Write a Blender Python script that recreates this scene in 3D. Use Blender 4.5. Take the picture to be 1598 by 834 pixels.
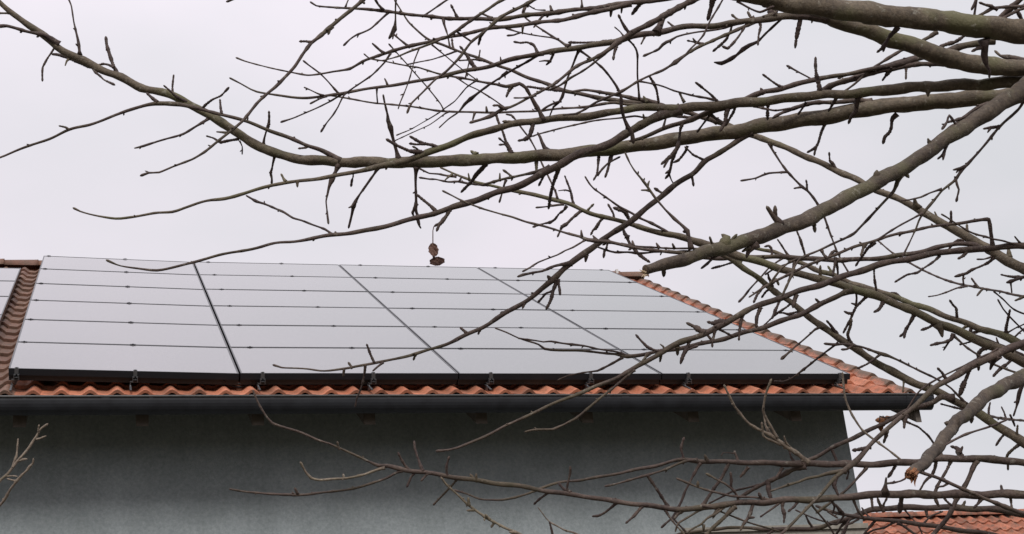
import bpy, bmesh, math, random
from mathutils import Vector, Matrix

for o in list(bpy.data.objects):
    bpy.data.objects.remove(o, do_unlink=True)
scene = bpy.context.scene
COL = scene.collection
RNG = random.Random(11)

# ------------------------------------------------------------ camera
cam_data = bpy.data.cameras.new('camera')
cam_data.sensor_width = 36.0
cam_data.lens = 53.2149
cam_data.clip_start = 0.05
cam_data.clip_end = 2000
cam = bpy.data.objects.new('camera', cam_data)
COL.objects.link(cam)
_r = Matrix(((0.965068, -0.019595, -0.261265), (-0.2477, -0.393163, -0.885476), (-0.085369, 0.91926, -0.384282)))
# columns are right, up, backward
rot = Matrix(((0.965068, -0.019595*0 + _r[0][1], _r[0][2]), (_r[1][0], _r[1][1], _r[1][2]), (_r[2][0], _r[2][1], _r[2][2])))
cam.matrix_world = Matrix.Translation((0.67742, -10.96628, 1.6)) @ rot.to_4x4()
scene.camera = cam
scene.render.resolution_x = 1024
scene.render.resolution_y = 534

# ------------------------------------------------------------ sky, sun, exposure
scene.view_settings.view_transform = 'Standard'
scene.view_settings.look = 'None'
scene.view_settings.exposure = 0.0
scene.view_settings.gamma = 1.0
world = bpy.data.worlds.new('World')
scene.world = world
world.use_nodes = True
wn = world.node_tree.nodes; wl = world.node_tree.links
wn.clear()
w_out = wn.new('ShaderNodeOutputWorld')
w_bg = wn.new('ShaderNodeBackground')
w_tc = wn.new('ShaderNodeTexCoord')
w_map = wn.new('ShaderNodeMapping'); w_map.inputs['Scale'].default_value = (1.0, 1.0, 2.2)
w_noise = wn.new('ShaderNodeTexNoise'); w_noise.inputs['Scale'].default_value = 2.3
w_noise.inputs['Detail'].default_value = 5.0; w_noise.inputs['Roughness'].default_value = 0.45
w_ramp = wn.new('ShaderNodeValToRGB')
w_ramp.color_ramp.elements[0].position = 0.36; w_ramp.color_ramp.elements[0].color = (0.690, 0.695, 0.735, 1)
w_ramp.color_ramp.elements[1].position = 0.64; w_ramp.color_ramp.elements[1].color = (0.845, 0.795, 0.865, 1)
wl.new(w_tc.outputs['Generated'], w_map.inputs['Vector'])
wl.new(w_map.outputs['Vector'], w_noise.inputs['Vector'])
wl.new(w_noise.outputs['Fac'], w_ramp.inputs['Fac'])
# an overcast sky grows brighter towards the zenith
w_sep = wn.new('ShaderNodeSeparateXYZ'); wl.new(w_tc.outputs['Generated'], w_sep.inputs['Vector'])
w_mr = wn.new('ShaderNodeMapRange'); w_mr.interpolation_type = 'SMOOTHSTEP'
w_mr.inputs['From Min'].default_value = 0.35; w_mr.inputs['From Max'].default_value = 1.0
w_mr.inputs['To Min'].default_value = 1.0; w_mr.inputs['To Max'].default_value = 1.5
wl.new(w_sep.outputs['Z'], w_mr.inputs['Value'])
w_mul = wn.new('ShaderNodeVectorMath'); w_mul.operation = 'SCALE'
wl.new(w_ramp.outputs['Color'], w_mul.inputs[0]); wl.new(w_mr.outputs['Result'], w_mul.inputs['Scale'])
wl.new(w_mul.outputs['Vector'], w_bg.inputs['Color'])
w_bg.inputs['Strength'].default_value = 1.0
wl.new(w_bg.outputs['Background'], w_out.inputs['Surface'])

sun_data = bpy.data.lights.new('sun', 'SUN')
sun_data.energy = 2.5
sun_data.angle = math.radians(20)
sun_data.color = (1.0, 0.985, 0.965)
sun = bpy.data.objects.new('sun', sun_data)
COL.objects.link(sun)
SUN_EL, SUN_AZ = math.radians(39), math.radians(190)     # azimuth from +Y clockwise
_d = Vector((math.sin(SUN_AZ)*math.cos(SUN_EL), math.cos(SUN_AZ)*math.cos(SUN_EL), math.sin(SUN_EL)))
sun.rotation_euler = _d.to_track_quat('Z', 'Y').to_euler()
sun.location = (0, -20, 30)

# ------------------------------------------------------------ helpers
def tag(o, label=None, cat=None, group=None, kind=None):
    if label: o['label'] = label
    if cat: o['category'] = cat
    if group: o['group'] = group
    if kind: o['kind'] = kind
    return o

def empty(name, loc, parent=None):
    o = bpy.data.objects.new(name, None)
    o.location = loc
    o.empty_display_size = 0.2
    COL.objects.link(o)
    return o

def link(name, me, parent=None, loc=None):
    o = bpy.data.objects.new(name, me)
    if loc is not None: o.location = loc
    if parent is not None: o.parent = parent
    COL.objects.link(o)
    return o

class MB:
    """collects faces, then builds one mesh"""
    def __init__(s):
        s.v = []; s.f = []; s.uv = []; s.sm = []
    def quad(s, pts, smooth=False):
        n = len(s.v); s.v += [tuple(p) for p in pts]; s.f.append(tuple(range(n, n+len(pts)))); s.sm.append(smooth)
    def box(s, x0, x1, y0, y1, z0, z1, M=None):
        c = [Vector(p) for p in ((x0,y0,z0),(x1,y0,z0),(x1,y1,z0),(x0,y1,z0),(x0,y0,z1),(x1,y0,z1),(x1,y1,z1),(x0,y1,z1))]
        if M is not None: c = [M @ p for p in c]
        n = len(s.v); s.v += [tuple(p) for p in c]
        for f in ((0,3,2,1),(4,5,6,7),(0,1,5,4),(1,2,6,5),(2,3,7,6),(3,0,4,7)):
            s.f.append(tuple(n+i for i in f)); s.sm.append(False)
    def prism(s, poly, axis_from, axis_to, smooth=False):
        """poly: list of (a,b) in YZ plane, extruded along X"""
        n = len(s.v); k = len(poly)
        for x in (axis_from, axis_to):
            for a, b in poly: s.v.append((x, a, b))
        s.f.append(tuple(n+i for i in range(k))); s.sm.append(False)
        s.f.append(tuple(n+k+i for i in reversed(range(k)))); s.sm.append(False)
        for i in range(k):
            j = (i+1) % k
            s.f.append((n+i, n+k+i, n+k+j, n+j)); s.sm.append(smooth)
    def tube(s, pts, rads, seg=8, cap=True, smooth=True, wob=None):
        pts = [Vector(p) for p in pts]
        n0 = len(s.v)
        T = []
        for i in range(len(pts)):
            a = pts[max(0,i-1)]; b = pts[min(len(pts)-1,i+1)]
            t = (b-a); T.append(t.normalized() if t.length > 1e-9 else Vector((0,0,1)))
        nrm = T[0].orthogonal().normalized()
        for i, p in enumerate(pts):
            nrm = (nrm - T[i]*nrm.dot(T[i]))
            nrm = nrm.normalized() if nrm.length > 1e-6 else T[i].orthogonal().normalized()
            bn = T[i].cross(nrm)
            for k in range(seg):
                a = 2*math.pi*k/seg
                rr = rads[i]*(1 + (wob(i,k) if wob else 0))
                s.v.append(tuple(p + (nrm*math.cos(a)+bn*math.sin(a))*rr))
        for i in range(len(pts)-1):
            for k in range(seg):
                k2 = (k+1) % seg
                s.f.append((n0+i*seg+k, n0+i*seg+k2, n0+(i+1)*seg+k2, n0+(i+1)*seg+k)); s.sm.append(smooth)
        if cap:
            s.f.append(tuple(n0+k for k in reversed(range(seg)))); s.sm.append(False)
            e = n0+(len(pts)-1)*seg
            s.f.append(tuple(e+k for k in range(seg))); s.sm.append(False)
    def mesh(s, name, mat, origin=None):
        me = bpy.data.meshes.new(name)
        v = s.v if origin is None else [(a[0]-origin[0], a[1]-origin[1], a[2]-origin[2]) for a in s.v]
        me.from_pydata(v, [], s.f)
        me.polygons.foreach_set('use_smooth', s.sm)
        if mat is not None:
            for m in (mat if isinstance(mat, (list, tuple)) else [mat]): me.materials.append(m)
        me.update()
        return me
    def build(s, name, mat, parent=None, loc=None):
        return link(name, s.mesh(name, mat), parent, loc)

# ------------------------------------------------------------ materials
def newmat(name):
    m = bpy.data.materials.new(name); m.use_nodes = True
    nt = m.node_tree
    return m, nt, nt.nodes['Principled BSDF']

def N(nt, t, **kw):
    n = nt.nodes.new(t)
    for k, v in kw.items():
        if k in n.inputs: n.inputs[k].default_value = v
        else: setattr(n, k, v)
    return n

def ramp(nt, fac, stops):
    r = nt.nodes.new('ShaderNodeValToRGB')
    e = r.color_ramp.elements
    while len(e) < len(stops): e.new(0.5)
    for i, (p, c) in enumerate(stops):
        e[i].position = p; e[i].color = (*c, 1)
    nt.links.new(fac, r.inputs['Fac'])
    return r.outputs['Color']

def mixc(nt, fac, a, b, mode='MIX'):
    m = nt.nodes.new('ShaderNodeMix'); m.data_type = 'RGBA'; m.blend_type = mode
    for sock, val in ((m.inputs[0], fac), (m.inputs[6], a), (m.inputs[7], b)):
        if hasattr(val, 'links'): nt.links.new(val, sock)
        else: sock.default_value = val if isinstance(val, float) else (*val, 1)
    return m.outputs[2]

def bump(nt, bsdf, h, strength, dist):
    b = nt.nodes.new('ShaderNodeBump'); b.inputs['Strength'].default_value = strength
    b.inputs['Distance'].default_value = dist
    nt.links.new(h, b.inputs['Height']); nt.links.new(b.outputs['Normal'], bsdf.inputs['Normal'])

def make_bark(name, c_lo, c_mid, c_hi, green, pale):
    m, nt, b = newmat(name)
    tc = N(nt, 'ShaderNodeNewGeometry')
    n1 = N(nt, 'ShaderNodeTexNoise', Scale=26.0, Detail=5.0, Roughness=0.6)
    n2 = N(nt, 'ShaderNodeTexNoise', Scale=150.0, Detail=4.0, Roughness=0.65)
    n3 = N(nt, 'ShaderNodeTexNoise', Scale=7.0, Detail=4.0, Roughness=0.6)
    n4 = N(nt, 'ShaderNodeTexNoise', Scale=70.0, Detail=3.0, Roughness=0.7)
    for n in (n1, n2, n3, n4): nt.links.new(tc.outputs['Position'], n.inputs['Vector'])
    base = ramp(nt, n1.outputs['Fac'], [(0.3, c_lo), (0.5, c_mid), (0.72, c_hi)])
    fine = ramp(nt, n2.outputs['Fac'], [(0.3, (0.62, 0.6, 0.6)), (0.7, (1.3, 1.28, 1.22))])
    col = mixc(nt, 1.0, base, fine, 'MULTIPLY')
    if green > 0:
        g = ramp(nt, n3.outputs['Fac'], [(0.5, (0, 0, 0)), (0.62, (green,)*3)])
        col = mixc(nt, g, col, (0.105, 0.103, 0.042))
    if pale > 0:
        g = ramp(nt, n4.outputs['Fac'], [(0.60, (0, 0, 0)), (0.70, (pale,)*3)])
        col = mixc(nt, g, col, (0.30, 0.28, 0.23))
    nt.links.new(col, b.inputs['Base Color'])
    b.inputs['Roughness'].default_value = 0.72
    b.inputs['Specular IOR Level'].default_value = 0.35
    bump(nt, b, n2.outputs['Fac'], 0.8, 0.0025)
    return m

bark_limb = make_bark('limb_bark', (0.062, 0.046, 0.032), (0.102, 0.078, 0.054), (0.148, 0.118, 0.085), 0.6, 0.45)
bark_branch = make_bark('branch_bark', (0.042, 0.027, 0.022), (0.070, 0.047, 0.039), (0.110, 0.080, 0.065), 0.25, 0.35)
bark_twig = make_bark('twig_bark', (0.034, 0.020, 0.018), (0.056, 0.036, 0.031), (0.090, 0.063, 0.051), 0.0, 0.3)
bark_cut = make_bark('cut_limb_bark', (0.038, 0.027, 0.020), (0.064, 0.047, 0.034), (0.098, 0.076, 0.057), 0.4, 0.4)
bark_pale = make_bark('lichened_bark', (0.10, 0.076, 0.058), (0.17, 0.133, 0.103), (0.25, 0.205, 0.16), 0.3, 0.7)

def simple(name, col, rough=0.6, spec=0.5, metal=0.0, nscale=None, ncol=None, bstr=0.0, bscale=60.0, bd=0.003):
    m, nt, b = newmat(name)
    b.inputs['Base Color'].default_value = (*col, 1)
    b.inputs['Roughness'].default_value = rough
    b.inputs['Specular IOR Level'].default_value = spec
    b.inputs['Metallic'].default_value = metal
    g = N(nt, 'ShaderNodeNewGeometry')
    if nscale:
        n = N(nt, 'ShaderNodeTexNoise', Scale=nscale, Detail=5.0, Roughness=0.6)
        nt.links.new(g.outputs['Position'], n.inputs['Vector'])
        nt.links.new(ramp(nt, n.outputs['Fac'], [(0.35, col), (0.68, ncol)]), b.inputs['Base Color'])
    if bstr:
        n = N(nt, 'ShaderNodeTexNoise', Scale=bscale, Detail=4.0)
        nt.links.new(g.outputs['Position'], n.inputs['Vector'])
        bump(nt, b, n.outputs['Fac'], bstr, bd)
    return m

wood_cut = simple('sawn_wood', (0.42, 0.30, 0.18), 0.8, 0.2, nscale=90, ncol=(0.62, 0.50, 0.36), bstr=0.5, bscale=200)
wood_grey = simple('weathered_cut_wood', (0.06, 0.042, 0.03), 0.85, 0.2, nscale=180, ncol=(0.14, 0.10, 0.07), bstr=0.6, bscale=200)
wood_splinter = simple('splintered_wood', (0.13, 0.055, 0.028), 0.8, 0.2, nscale=230, ncol=(0.28, 0.125, 0.055), bstr=0.6, bscale=250)
leaf_dry = simple('dry_leaf', (0.055, 0.028, 0.024), 0.75, 0.3, nscale=160, ncol=(0.16, 0.085, 0.065), bstr=0.6, bscale=260)
leaf_tan = simple('tan_leaf', (0.13, 0.065, 0.050), 0.75, 0.3, nscale=220, ncol=(0.29, 0.175, 0.14), bstr=0.6, bscale=260)
gutter_mat = simple('grey_gutter', (0.007, 0.007, 0.009), 0.55, 0.35, nscale=9, ncol=(0.014, 0.015, 0.018))
frame_mat = simple('panel_frame', (0.018, 0.018, 0.022), 0.30, 0.5, metal=0.3)
steel_mat = simple('rail_steel', (0.16, 0.16, 0.165), 0.42, 0.5, metal=0.75)
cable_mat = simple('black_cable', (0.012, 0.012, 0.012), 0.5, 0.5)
timber_mat = simple('brown_timber', (0.10, 0.082, 0.068), 0.7, 0.3, nscale=14, ncol=(0.15, 0.125, 0.105), bstr=0.3)
pale_trim = simple('pale_plaster', (0.46, 0.45, 0.43), 0.85, 0.2, nscale=20, ncol=(0.55, 0.53, 0.50), bstr=0.3)
tan_trim = simple('tan_plaster', (0.20, 0.180, 0.150), 0.85, 0.2, nscale=20, ncol=(0.26, 0.24, 0.205), bstr=0.3)
grass_mat = simple('winter_lawn_and_gravel', (0.07, 0.068, 0.045), 0.95, 0.1, nscale=6, ncol=(0.13, 0.12, 0.10), bstr=1.0, bscale=40, bd=0.03)

def make_stucco():
    m, nt, b = newmat('grey_green_stucco')
    g = N(nt, 'ShaderNodeNewGeometry')
    n1 = N(nt, 'ShaderNodeTexNoise', Scale=2.2, Detail=6.0, Roughness=0.6)
    n2 = N(nt, 'ShaderNodeTexNoise', Scale=34.0, Detail=6.0, Roughness=0.75)
    n3 = N(nt, 'ShaderNodeTexNoise', Scale=150.0, Detail=3.0, Roughness=0.6)
    for n in (n1, n2, n3): nt.links.new(g.outputs['Position'], n.inputs['Vector'])
    base = ramp(nt, n1.outputs['Fac'], [(0.3, (0.215, 0.238, 0.240)), (0.7, (0.278, 0.303, 0.307))])
    f = ramp(nt, n2.outputs['Fac'], [(0.32, (0.78, 0.79, 0.80)), (0.66, (1.16, 1.15, 1.14))])
    col = mixc(nt, 1.0, base, f, 'MULTIPLY')
    mp = N(nt, 'ShaderNodeMapping'); mp.inputs['Scale'].default_value = (5.0, 5.0, 0.5)
    n4 = N(nt, 'ShaderNodeTexNoise', Scale=1.6, Detail=5.0, Roughness=0.6)
    nt.links.new(g.outputs['Position'], mp.inputs['Vector']); nt.links.new(mp.outputs['Vector'], n4.inputs['Vector'])
    st = ramp(nt, n4.outputs['Fac'], [(0.36, (0.955, 0.955, 0.95)), (0.64, (1.03, 1.03, 1.03))])
    col = mixc(nt, 1.0, col, st, 'MULTIPLY')
    nt.links.new(col, b.inputs['Base Color'])
    b.inputs['Roughness'].default_value = 0.92
    b.inputs['Specular IOR Level'].default_value = 0.15
    bump(nt, b, n3.outputs['Fac'], 0.9, 0.004)
    return m
stucco = make_stucco()

def make_tile(name, a, bcol, grime, crest=0.0):
    m, nt, b = newmat(name)
    g = N(nt, 'ShaderNodeNewGeometry'); oi = N(nt, 'ShaderNodeObjectInfo')
    n1 = N(nt, 'ShaderNodeTexNoise', Scale=9.0, Detail=6.0, Roughness=0.7)
    n2 = N(nt, 'ShaderNodeTexNoise', Scale=70.0, Detail=5.0, Roughness=0.7)
    for n in (n1, n2): nt.links.new(g.outputs['Position'], n.inputs['Vector'])
    base = ramp(nt, oi.outputs['Random'], [(0.0, tuple(x*0.80 for x in a)), (0.35, a), (0.65, bcol), (1.0, tuple(x*0.62 for x in a))])
    dirt = ramp(nt, n1.outputs['Fac'], [(0.42, (0, 0, 0)), (0.64, (grime,)*3)])
    col = mixc(nt, dirt, base, (0.10, 0.07, 0.05))
    if crest:            # soot and lichen settle on the exposed roll of the verge tiles
        tc = N(nt, 'ShaderNodeTexCoord'); sp = N(nt, 'ShaderNodeSeparateXYZ')
        nt.links.new(tc.outputs['Object'], sp.inputs['Vector'])
        ad = N(nt, 'ShaderNodeMath', operation='MULTIPLY_ADD'); ad.inputs[1].default_value = 0.05; 
        nt.links.new(n1.outputs['Fac'], ad.inputs[0]); nt.links.new(sp.outputs['Z'], ad.inputs[2])
        cr = ramp(nt, ad.outputs['Value'], [(0.046, (0, 0, 0)), (0.072, (crest,)*3)])
        col = mixc(nt, cr, col, (0.105, 0.082, 0.062))
    fine = ramp(nt, n2.outputs['Fac'], [(0.3, (0.72, 0.70, 0.68)), (0.7, (1.22, 1.2, 1.18))])
    col = mixc(nt, 1.0, col, fine, 'MULTIPLY')
    nt.links.new(col, b.inputs['Base Color'])
    b.inputs['Roughness'].default_value = 0.68
    b.inputs['Specular IOR Level'].default_value = 0.35
    bump(nt, b, n2.outputs['Fac'], 0.5, 0.004)
    return m
tile_mat = make_tile('clay_tile', (0.44, 0.150, 0.080), (0.52, 0.200, 0.115), 0.55)
tile_weathered = make_tile('weathered_clay_tile', (0.17, 0.085, 0.060), (0.21, 0.115, 0.080), 0.75)
tile_verge = make_tile('verge_clay_tile', (0.36, 0.135, 0.080), (0.42, 0.17, 0.105), 0.7, 0.85)
tile_far = make_tile('distant_clay_tile', (0.34, 0.115, 0.065), (0.42, 0.155, 0.09), 0.85)

def make_glass():
    m, nt, b = newmat('panel_glass')
    g = N(nt, 'ShaderNodeNewGeometry')
    n1 = N(nt, 'ShaderNodeTexNoise', Scale=1.3, Detail=4.0, Roughness=0.55)
    n2 = N(nt, 'ShaderNodeTexNoise', Scale=45.0, Detail=4.0, Roughness=0.7)
    for n in (n1, n2): nt.links.new(g.outputs['Position'], n.inputs['Vector'])
    b.inputs['Base Color'].default_value = (0.035, 0.033, 0.038, 1)
    r = nt.nodes.new('ShaderNodeMapRange'); r.inputs['To Min'].default_value = 0.04; r.inputs['To Max'].default_value = 0.10
    nt.links.new(n1.outputs['Fac'], r.inputs['Value']); nt.links.new(r.outputs['Result'], b.inputs['Roughness'])
    c = ramp(nt, n2.outputs['Fac'], [(0.42, (0.105, 0.101, 0.106)), (0.75, (0.158, 0.150, 0.153))])
    nt.links.new(c, b.inputs['Base Color'])
    b.inputs['IOR'].default_value = 1.6
    b.inputs['Coat Weight'].default_value = 0.5
    b.inputs['Coat IOR'].default_value = 1.3
    b.inputs['Coat Roughness'].default_value = 0.05
    return m
glass_mat = make_glass()

# ------------------------------------------------------------ setting
Z0 = 5.438            # height of the lower edge of the solar array
RP = 0.53922          # roof pitch
CP, SP = math.cos(RP), math.sin(RP)
TD = 0.13             # depth of the tile surface under the panel plane
def rp(x, s, d=0.0):
    """point on the front slope: s metres up the slope, d metres above the panel plane"""
    return Vector((x, s*CP - d*SP, Z0 + s*SP + d*CP))

g = MB(); K = 24; S = 900
for i in range(K):
    for j in range(K):
        def gp(a): 
            t = a/K*2-1
            return S*math.copysign(abs(t)**2.2, t)
        g.quad([(gp(i), gp(j), 0), (gp(i+1), gp(j), 0), (gp(i+1), gp(j+1), 0), (gp(i), gp(j+1), 0)])
tag(g.build('ground', grass_mat), kind='structure')
# ------------------------------------------------------------ house
XL, XR = -7.0, 7.02           # outer walls
YF = 0.65                     # front wall
S_RIDGE = 6.62                # tile plane: slope length from the array edge to the ridge
S_EAVE = -0.165
VERGE = 7.34
house = empty('house', (0, 0, 0))
tag(house, 'grey-green rendered house with an orange tiled roof behind the branches', 'house')
ridge = rp(0, S_RIDGE, -TD)
YR, ZR = ridge.y, ridge.z
YB = 2*YR - YF
def under(y, off):            # underside height of the roof build-up at y
    yy = y if y <= YR else 2*YR - y
    return ZR - (YR-yy)*math.tan(RP) - off
# walls
zt = under(YF, 0.16)
w = MB()
w.quad([(XL, YF, 0), (XR, YF, 0), (XR, YF, zt), (XL, YF, zt)])
w.quad([(XR, YB, 0), (XL, YB, 0), (XL, YB, zt), (XR, YB, zt)])
w.quad([(XR, YF, 0), (XR, YB, 0), (XR, YB, zt), (XR, YR, ZR-0.16), (XR, YF, zt)])
w.quad([(XL, YB, 0), (XL, YF, 0), (XL, YF, zt), (XL, YR, ZR-0.16), (XL, YB, zt)])
w.build('wall', stucco, house)
# pale moulding low on the wall, at the top of a window
t = MB()
t.box(5.42, XR-0.004, YF-0.035, YF-0.002, 4.02, 4.255)
t.box(5.36, XR+0.012, YF-0.060, YF-0.002, 4.258, 4.300)
t.build('moulding', tan_trim, house)

# roof boards (deck), bargeboard, rear slope
roof = MB()
def slab(mb, x0, x1, s0, s1, d0, d1):
    a = [rp(x0, s0, d0), rp(x1, s0, d0), rp(x1, s1, d0), rp(x0, s1, d0), rp(x0, s0, d1), rp(x1, s0, d1), rp(x1, s1, d1), rp(x0, s1, d1)]
    n = len(mb.v); mb.v += [tuple(p) for p in a]
    for f in ((0,3,2,1),(4,5,6,7),(0,1,5,4),(1,2,6,5),(2,3,7,6),(3,0,4,7)):
        mb.f.append(tuple(n+i for i in f)); mb.sm.append(False)
slab(roof, XL-0.5, VERGE-0.03, S_EAVE+0.06, S_RIDGE-0.01, -TD-0.075, -TD-0.045)
deck = roof.build('roof', timber_mat, house)
bk = MB()
e0 = Vector((0, 2*YR-rp(0, S_EAVE, -TD).y, rp(0, S_EAVE, -TD).z))
bk.quad([(XL-0.5, YR, ZR-0.02), (VERGE-0.03, YR, ZR-0.02), (VERGE-0.03, e0.y, e0.z), (XL-0.5, e0.y, e0.z)])
bk.quad([(XL-0.5, YR, ZR-0.08), (XL-0.5, e0.y, e0.z-0.06), (VERGE-0.03, e0.y, e0.z-0.06), (VERGE-0.03, YR, ZR-0.08)])
bk.build('rear_slope', tile_mat, house)
bb = MB()
slab(bb, VERGE-0.055, VERGE-0.032, S_EAVE-0.02, S_RIDGE-0.02, -TD-0.22, -TD-0.02)
bb.build('bargeboard', timber_mat, house)
# rafters whose ends show under the gutter, and the verge rafter
def rafter(x, w_=0.09, s0=-0.032, d1=-0.212, d0=-0.374):
    m = MB()
    def pt(xx, s, d): return tuple(rp(xx, s, d))
    s1 = 1.2
    # plumb cut at the lower end
    A = [pt(x-w_/2, s0, d1), pt(x+w_/2, s0, d1), pt(x+w_/2, s1, d1), pt(x-w_/2, s1, d1)]
    s0b = s0 + (d0-d1)*math.tan(RP)
    B = [pt(x-w_/2, s0b, d0), pt(x+w_/2, s0b, d0), pt(x+w_/2, s1, d0), pt(x-w_/2, s1, d0)]
    m.v = A+B; m.f = [(0,1,2,3), (7,6,5,4), (0,4,5,1), (1,5,6,2), (2,6,7,3), (3,7,4,0)]; m.sm = [False]*6
    return m.build('rafter', timber_mat, house)
for x in (-0.75, 0.12, 0.987, 1.835, 2.685, 3.575, 4.45, 5.357, 6.27):
    rafter(x)
vr = rafter(7.335, 0.05, -0.143, -0.185, -0.362); vr['label'] = 'verge rafter ending beyond the wall corner'

# gutter
GY, GZ = -0.082, Z0-0.235
GL, GR = XL-0.55, VERGE+0.10
gm = MB()
ry, rz = 0.074, 0.112
prof_o = [(GY - ry*math.cos(a), GZ - rz*math.sin(a)) for a in [math.pi*i/14 for i in range(15)]]
prof_i = [(GY - (ry-0.004)*math.cos(a), GZ - (rz-0.004)*math.sin(a)) for a in [math.pi*i/14 for i in range(15)]]
for P, flip in ((prof_o, False), (prof_i, True)):
    for a, b in zip(P[:-1], P[1:]):
        qd = [(GL, *a), (GR, *a), (GR, *b), (GL, *b)]
        gm.quad(qd[::-1] if flip else qd, True)
for e in (0, -1):
    a, b = prof_o[e], prof_i[e]
    gm.quad([(GL, *a), (GL, *b), (GR, *b), (GR, *a)])
gut = gm.build('gutter', gutter_mat, house)
bead = MB(); bead.tube([(GL, GY-ry-0.003, GZ+0.002), (GR, GY-ry-0.003, GZ+0.002)], [0.0085]*2, 8)
bead.build('gutter_bead', simple('bead_metal', (0.06, 0.058, 0.056), 0.5, 0.4, nscale=20, ncol=(0.095, 0.09, 0.085)), gut)
ec = MB()
for x in (GR, GR+0.004):
    pts = [(x, a, b) for a, b in prof_o]
    ec.quad(pts if x == GR+0.004 else pts[::-1])
ec.build('end_cap', gutter_mat, gut)
for x in (4.70, 0.72, -3.3):            # joints in the gutter
    j = MB()
    for a, b in zip(prof_o[:-1], prof_o[1:]):
        sa = [(GY+(p[0]-GY)*1.05, GZ+(p[1]-GZ)*1.03) for p in (a, b)]
        j.quad([(x-0.03, *sa[0]), (x+0.03, *sa[0]), (x+0.03, *sa[1]), (x-0.03, *sa[1])], True)
    j.build('gutter_joint', gutter_mat, gut)
for k in range(11):                     # straps
    x = -1.6 + k*0.88
    j = MB()
    for a, b in zip(prof_o[:-1], prof_o[1:]):
        sa = [(GY+(p[0]-GY)*1.035, GZ+(p[1]-GZ)*1.02) for p in (a, b)]
        j.quad([(x-0.013, *sa[0]), (x+0.013, *sa[0]), (x+0.013, *sa[1]), (x-0.013, *sa[1])], True)
    j.build('gutter_strap', gutter_mat, gut)

# roof tiles: S profile, one roll each
TW, TE = 0.196, 0.32
def tile_profile():
    P = []
    n = 16
    for i in range(n+1):
        u = i/n
        x = u*(TW+0.022)
        # flat pan, then a roll towards the right
        if u < 0.34: z = 0.003*math.cos(u/0.34*math.pi) - 0.001
        else: z = -0.004 + 0.041*(0.5-0.5*math.cos((u-0.34)/0.66*2*math.pi))
        P.append((x, z))
    return P
PROF = tile_profile()
def tile_mesh(mat, name='roof_tile'):
    m = MB()
    L = 0.40; th = 0.014; lift = 0.030
    k = len(PROF)
    rows = [(0.0, lift), (0.03, lift-0.001), (L, -0.002)]
    for (s, dz) in rows:
        for x, z in PROF: m.v.append((x, s, z+dz))
    for x, z in PROF: m.v.append((x, 0.0, z+lift-0.024))
    for x, z in PROF: m.v.append((x, L*0.5, z+lift*0.5-th))
    for r_ in range(2):
        for i in range(k-1):
            m.f.append((r_*k+i, r_*k+i+1, (r_+1)*k+i+1, (r_+1)*k+i)); m.sm.append(True)
    for i in range(k-1):
        m.f.append((3*k+i, 3*k+i+1, i+1, i)); m.sm.append(False)
        m.f.append((4*k+i, 4*k+i+1, 3*k+i+1, 3*k+i)); m.sm.append(True)
    return m
Mroof = Matrix.Rotation(RP, 4, 'X')
def tile_matrix(x, s, jit=True):
    p = rp(x, s, -TD-0.03)
    M = Matrix.Translation(p) @ Mroof
    if jit:
        M = M @ Matrix.Rotation(RNG.uniform(-0.022, 0.022), 4, 'Z') @ Matrix.Rotation(RNG.uniform(-0.008, 0.008), 4, 'Y') @ Matrix.Translation((RNG.uniform(-.003, .003), RNG.uniform(-.009, .009), RNG.uniform(0, .003)))
    return M
me_n = tile_mesh(None).mesh('roof_tile', tile_mat)
me_w = tile_mesh(None).mesh('roof_tile', tile_weathered)
me_v = tile_mesh(None).mesh('roof_tile', tile_verge)
ncol = 72; nrow = 21
hid = MB(); hidw = MB(); base_tile = tile_mesh(None)
cnt = 0
for c in range(ncol):
    x = 7.125 - c*TW
    for r_ in range(nrow):
        s = S_EAVE + r_*TE
        vis = (c < 4) or (r_ <= 2 and x > -0.9) or (-0.42 < x < 0.03 and r_ > 2)
        M = tile_matrix(x, s)
        if vis:
            me = me_v if c == 0 else (me_w if x < 0.03 else me_n)
            o = link('roof_tile', me, deck); o.matrix_local = M; cnt += 1
        else:
            hh = hidw if x < 0.03 else hid
            n0 = len(hh.v)
            hh.v += [tuple(M @ Vector(v)) for v in base_tile.v]
            hh.f += [tuple(n0+i for i in f) for f in base_tile.f]; hh.sm += base_tile.sm
h_ = hid.build('roof_tile', tile_mat, deck); h_['kind'] = 'stuff'
h_ = hidw.build('roof_tile', tile_weathered, deck); h_['kind'] = 'stuff'
# ridge caps
rc = MB(); L = 0.42
sec = [(0.105*math.sin(a), 0.085*math.cos(a)-0.03) for a in [math.radians(-100+200*i/12) for i in range(13)]]
sc2 = [(0.092*math.sin(a), 0.074*math.cos(a)-0.03) for a in [math.radians(-100+200*i/12) for i in range(13)]]
for (A, B, xa, xb) in ((sec, sc2, 0, L),):
    n0 = 0
    for x, P in ((0, sc2), (L-0.05, sec), (L, [(a*1.06, b*1.04) for a, b in sec])):
        for y, z in P: rc.v.append((x, y, z))
    for x, P in ((0, sc2), (L, sc2)):
        for y, z in P: rc.v.append((x, y*0.9, z-0.012))
    k = 13
    for r_ in range(2):
        for i in range(k-1):
            rc.f.append((r_*k+i, r_*k+i+1, (r_+1)*k+i+1, (r_+1)*k+i)); rc.sm.append(True)
    for i in range(k-1):
        rc.f.append((2*k+i, 2*k+i+1, 4*k+i+1, 4*k+i)); rc.sm.append(False)
        rc.f.append((3*k+i, 3*k+i+1, i+1, i)); rc.sm.append(False)
rme = rc.mesh('ridge_tile', tile_weathered)
x = VERGE + 0.03 - L
while x > XL-0.5:
    o = link('ridge_tile', rme, deck, (x, YR, ZR+0.035)); o.rotation_euler = (RNG.uniform(-.02, .02), RNG.uniform(-.008, .008), 0)
    x -= 0.37
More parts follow.
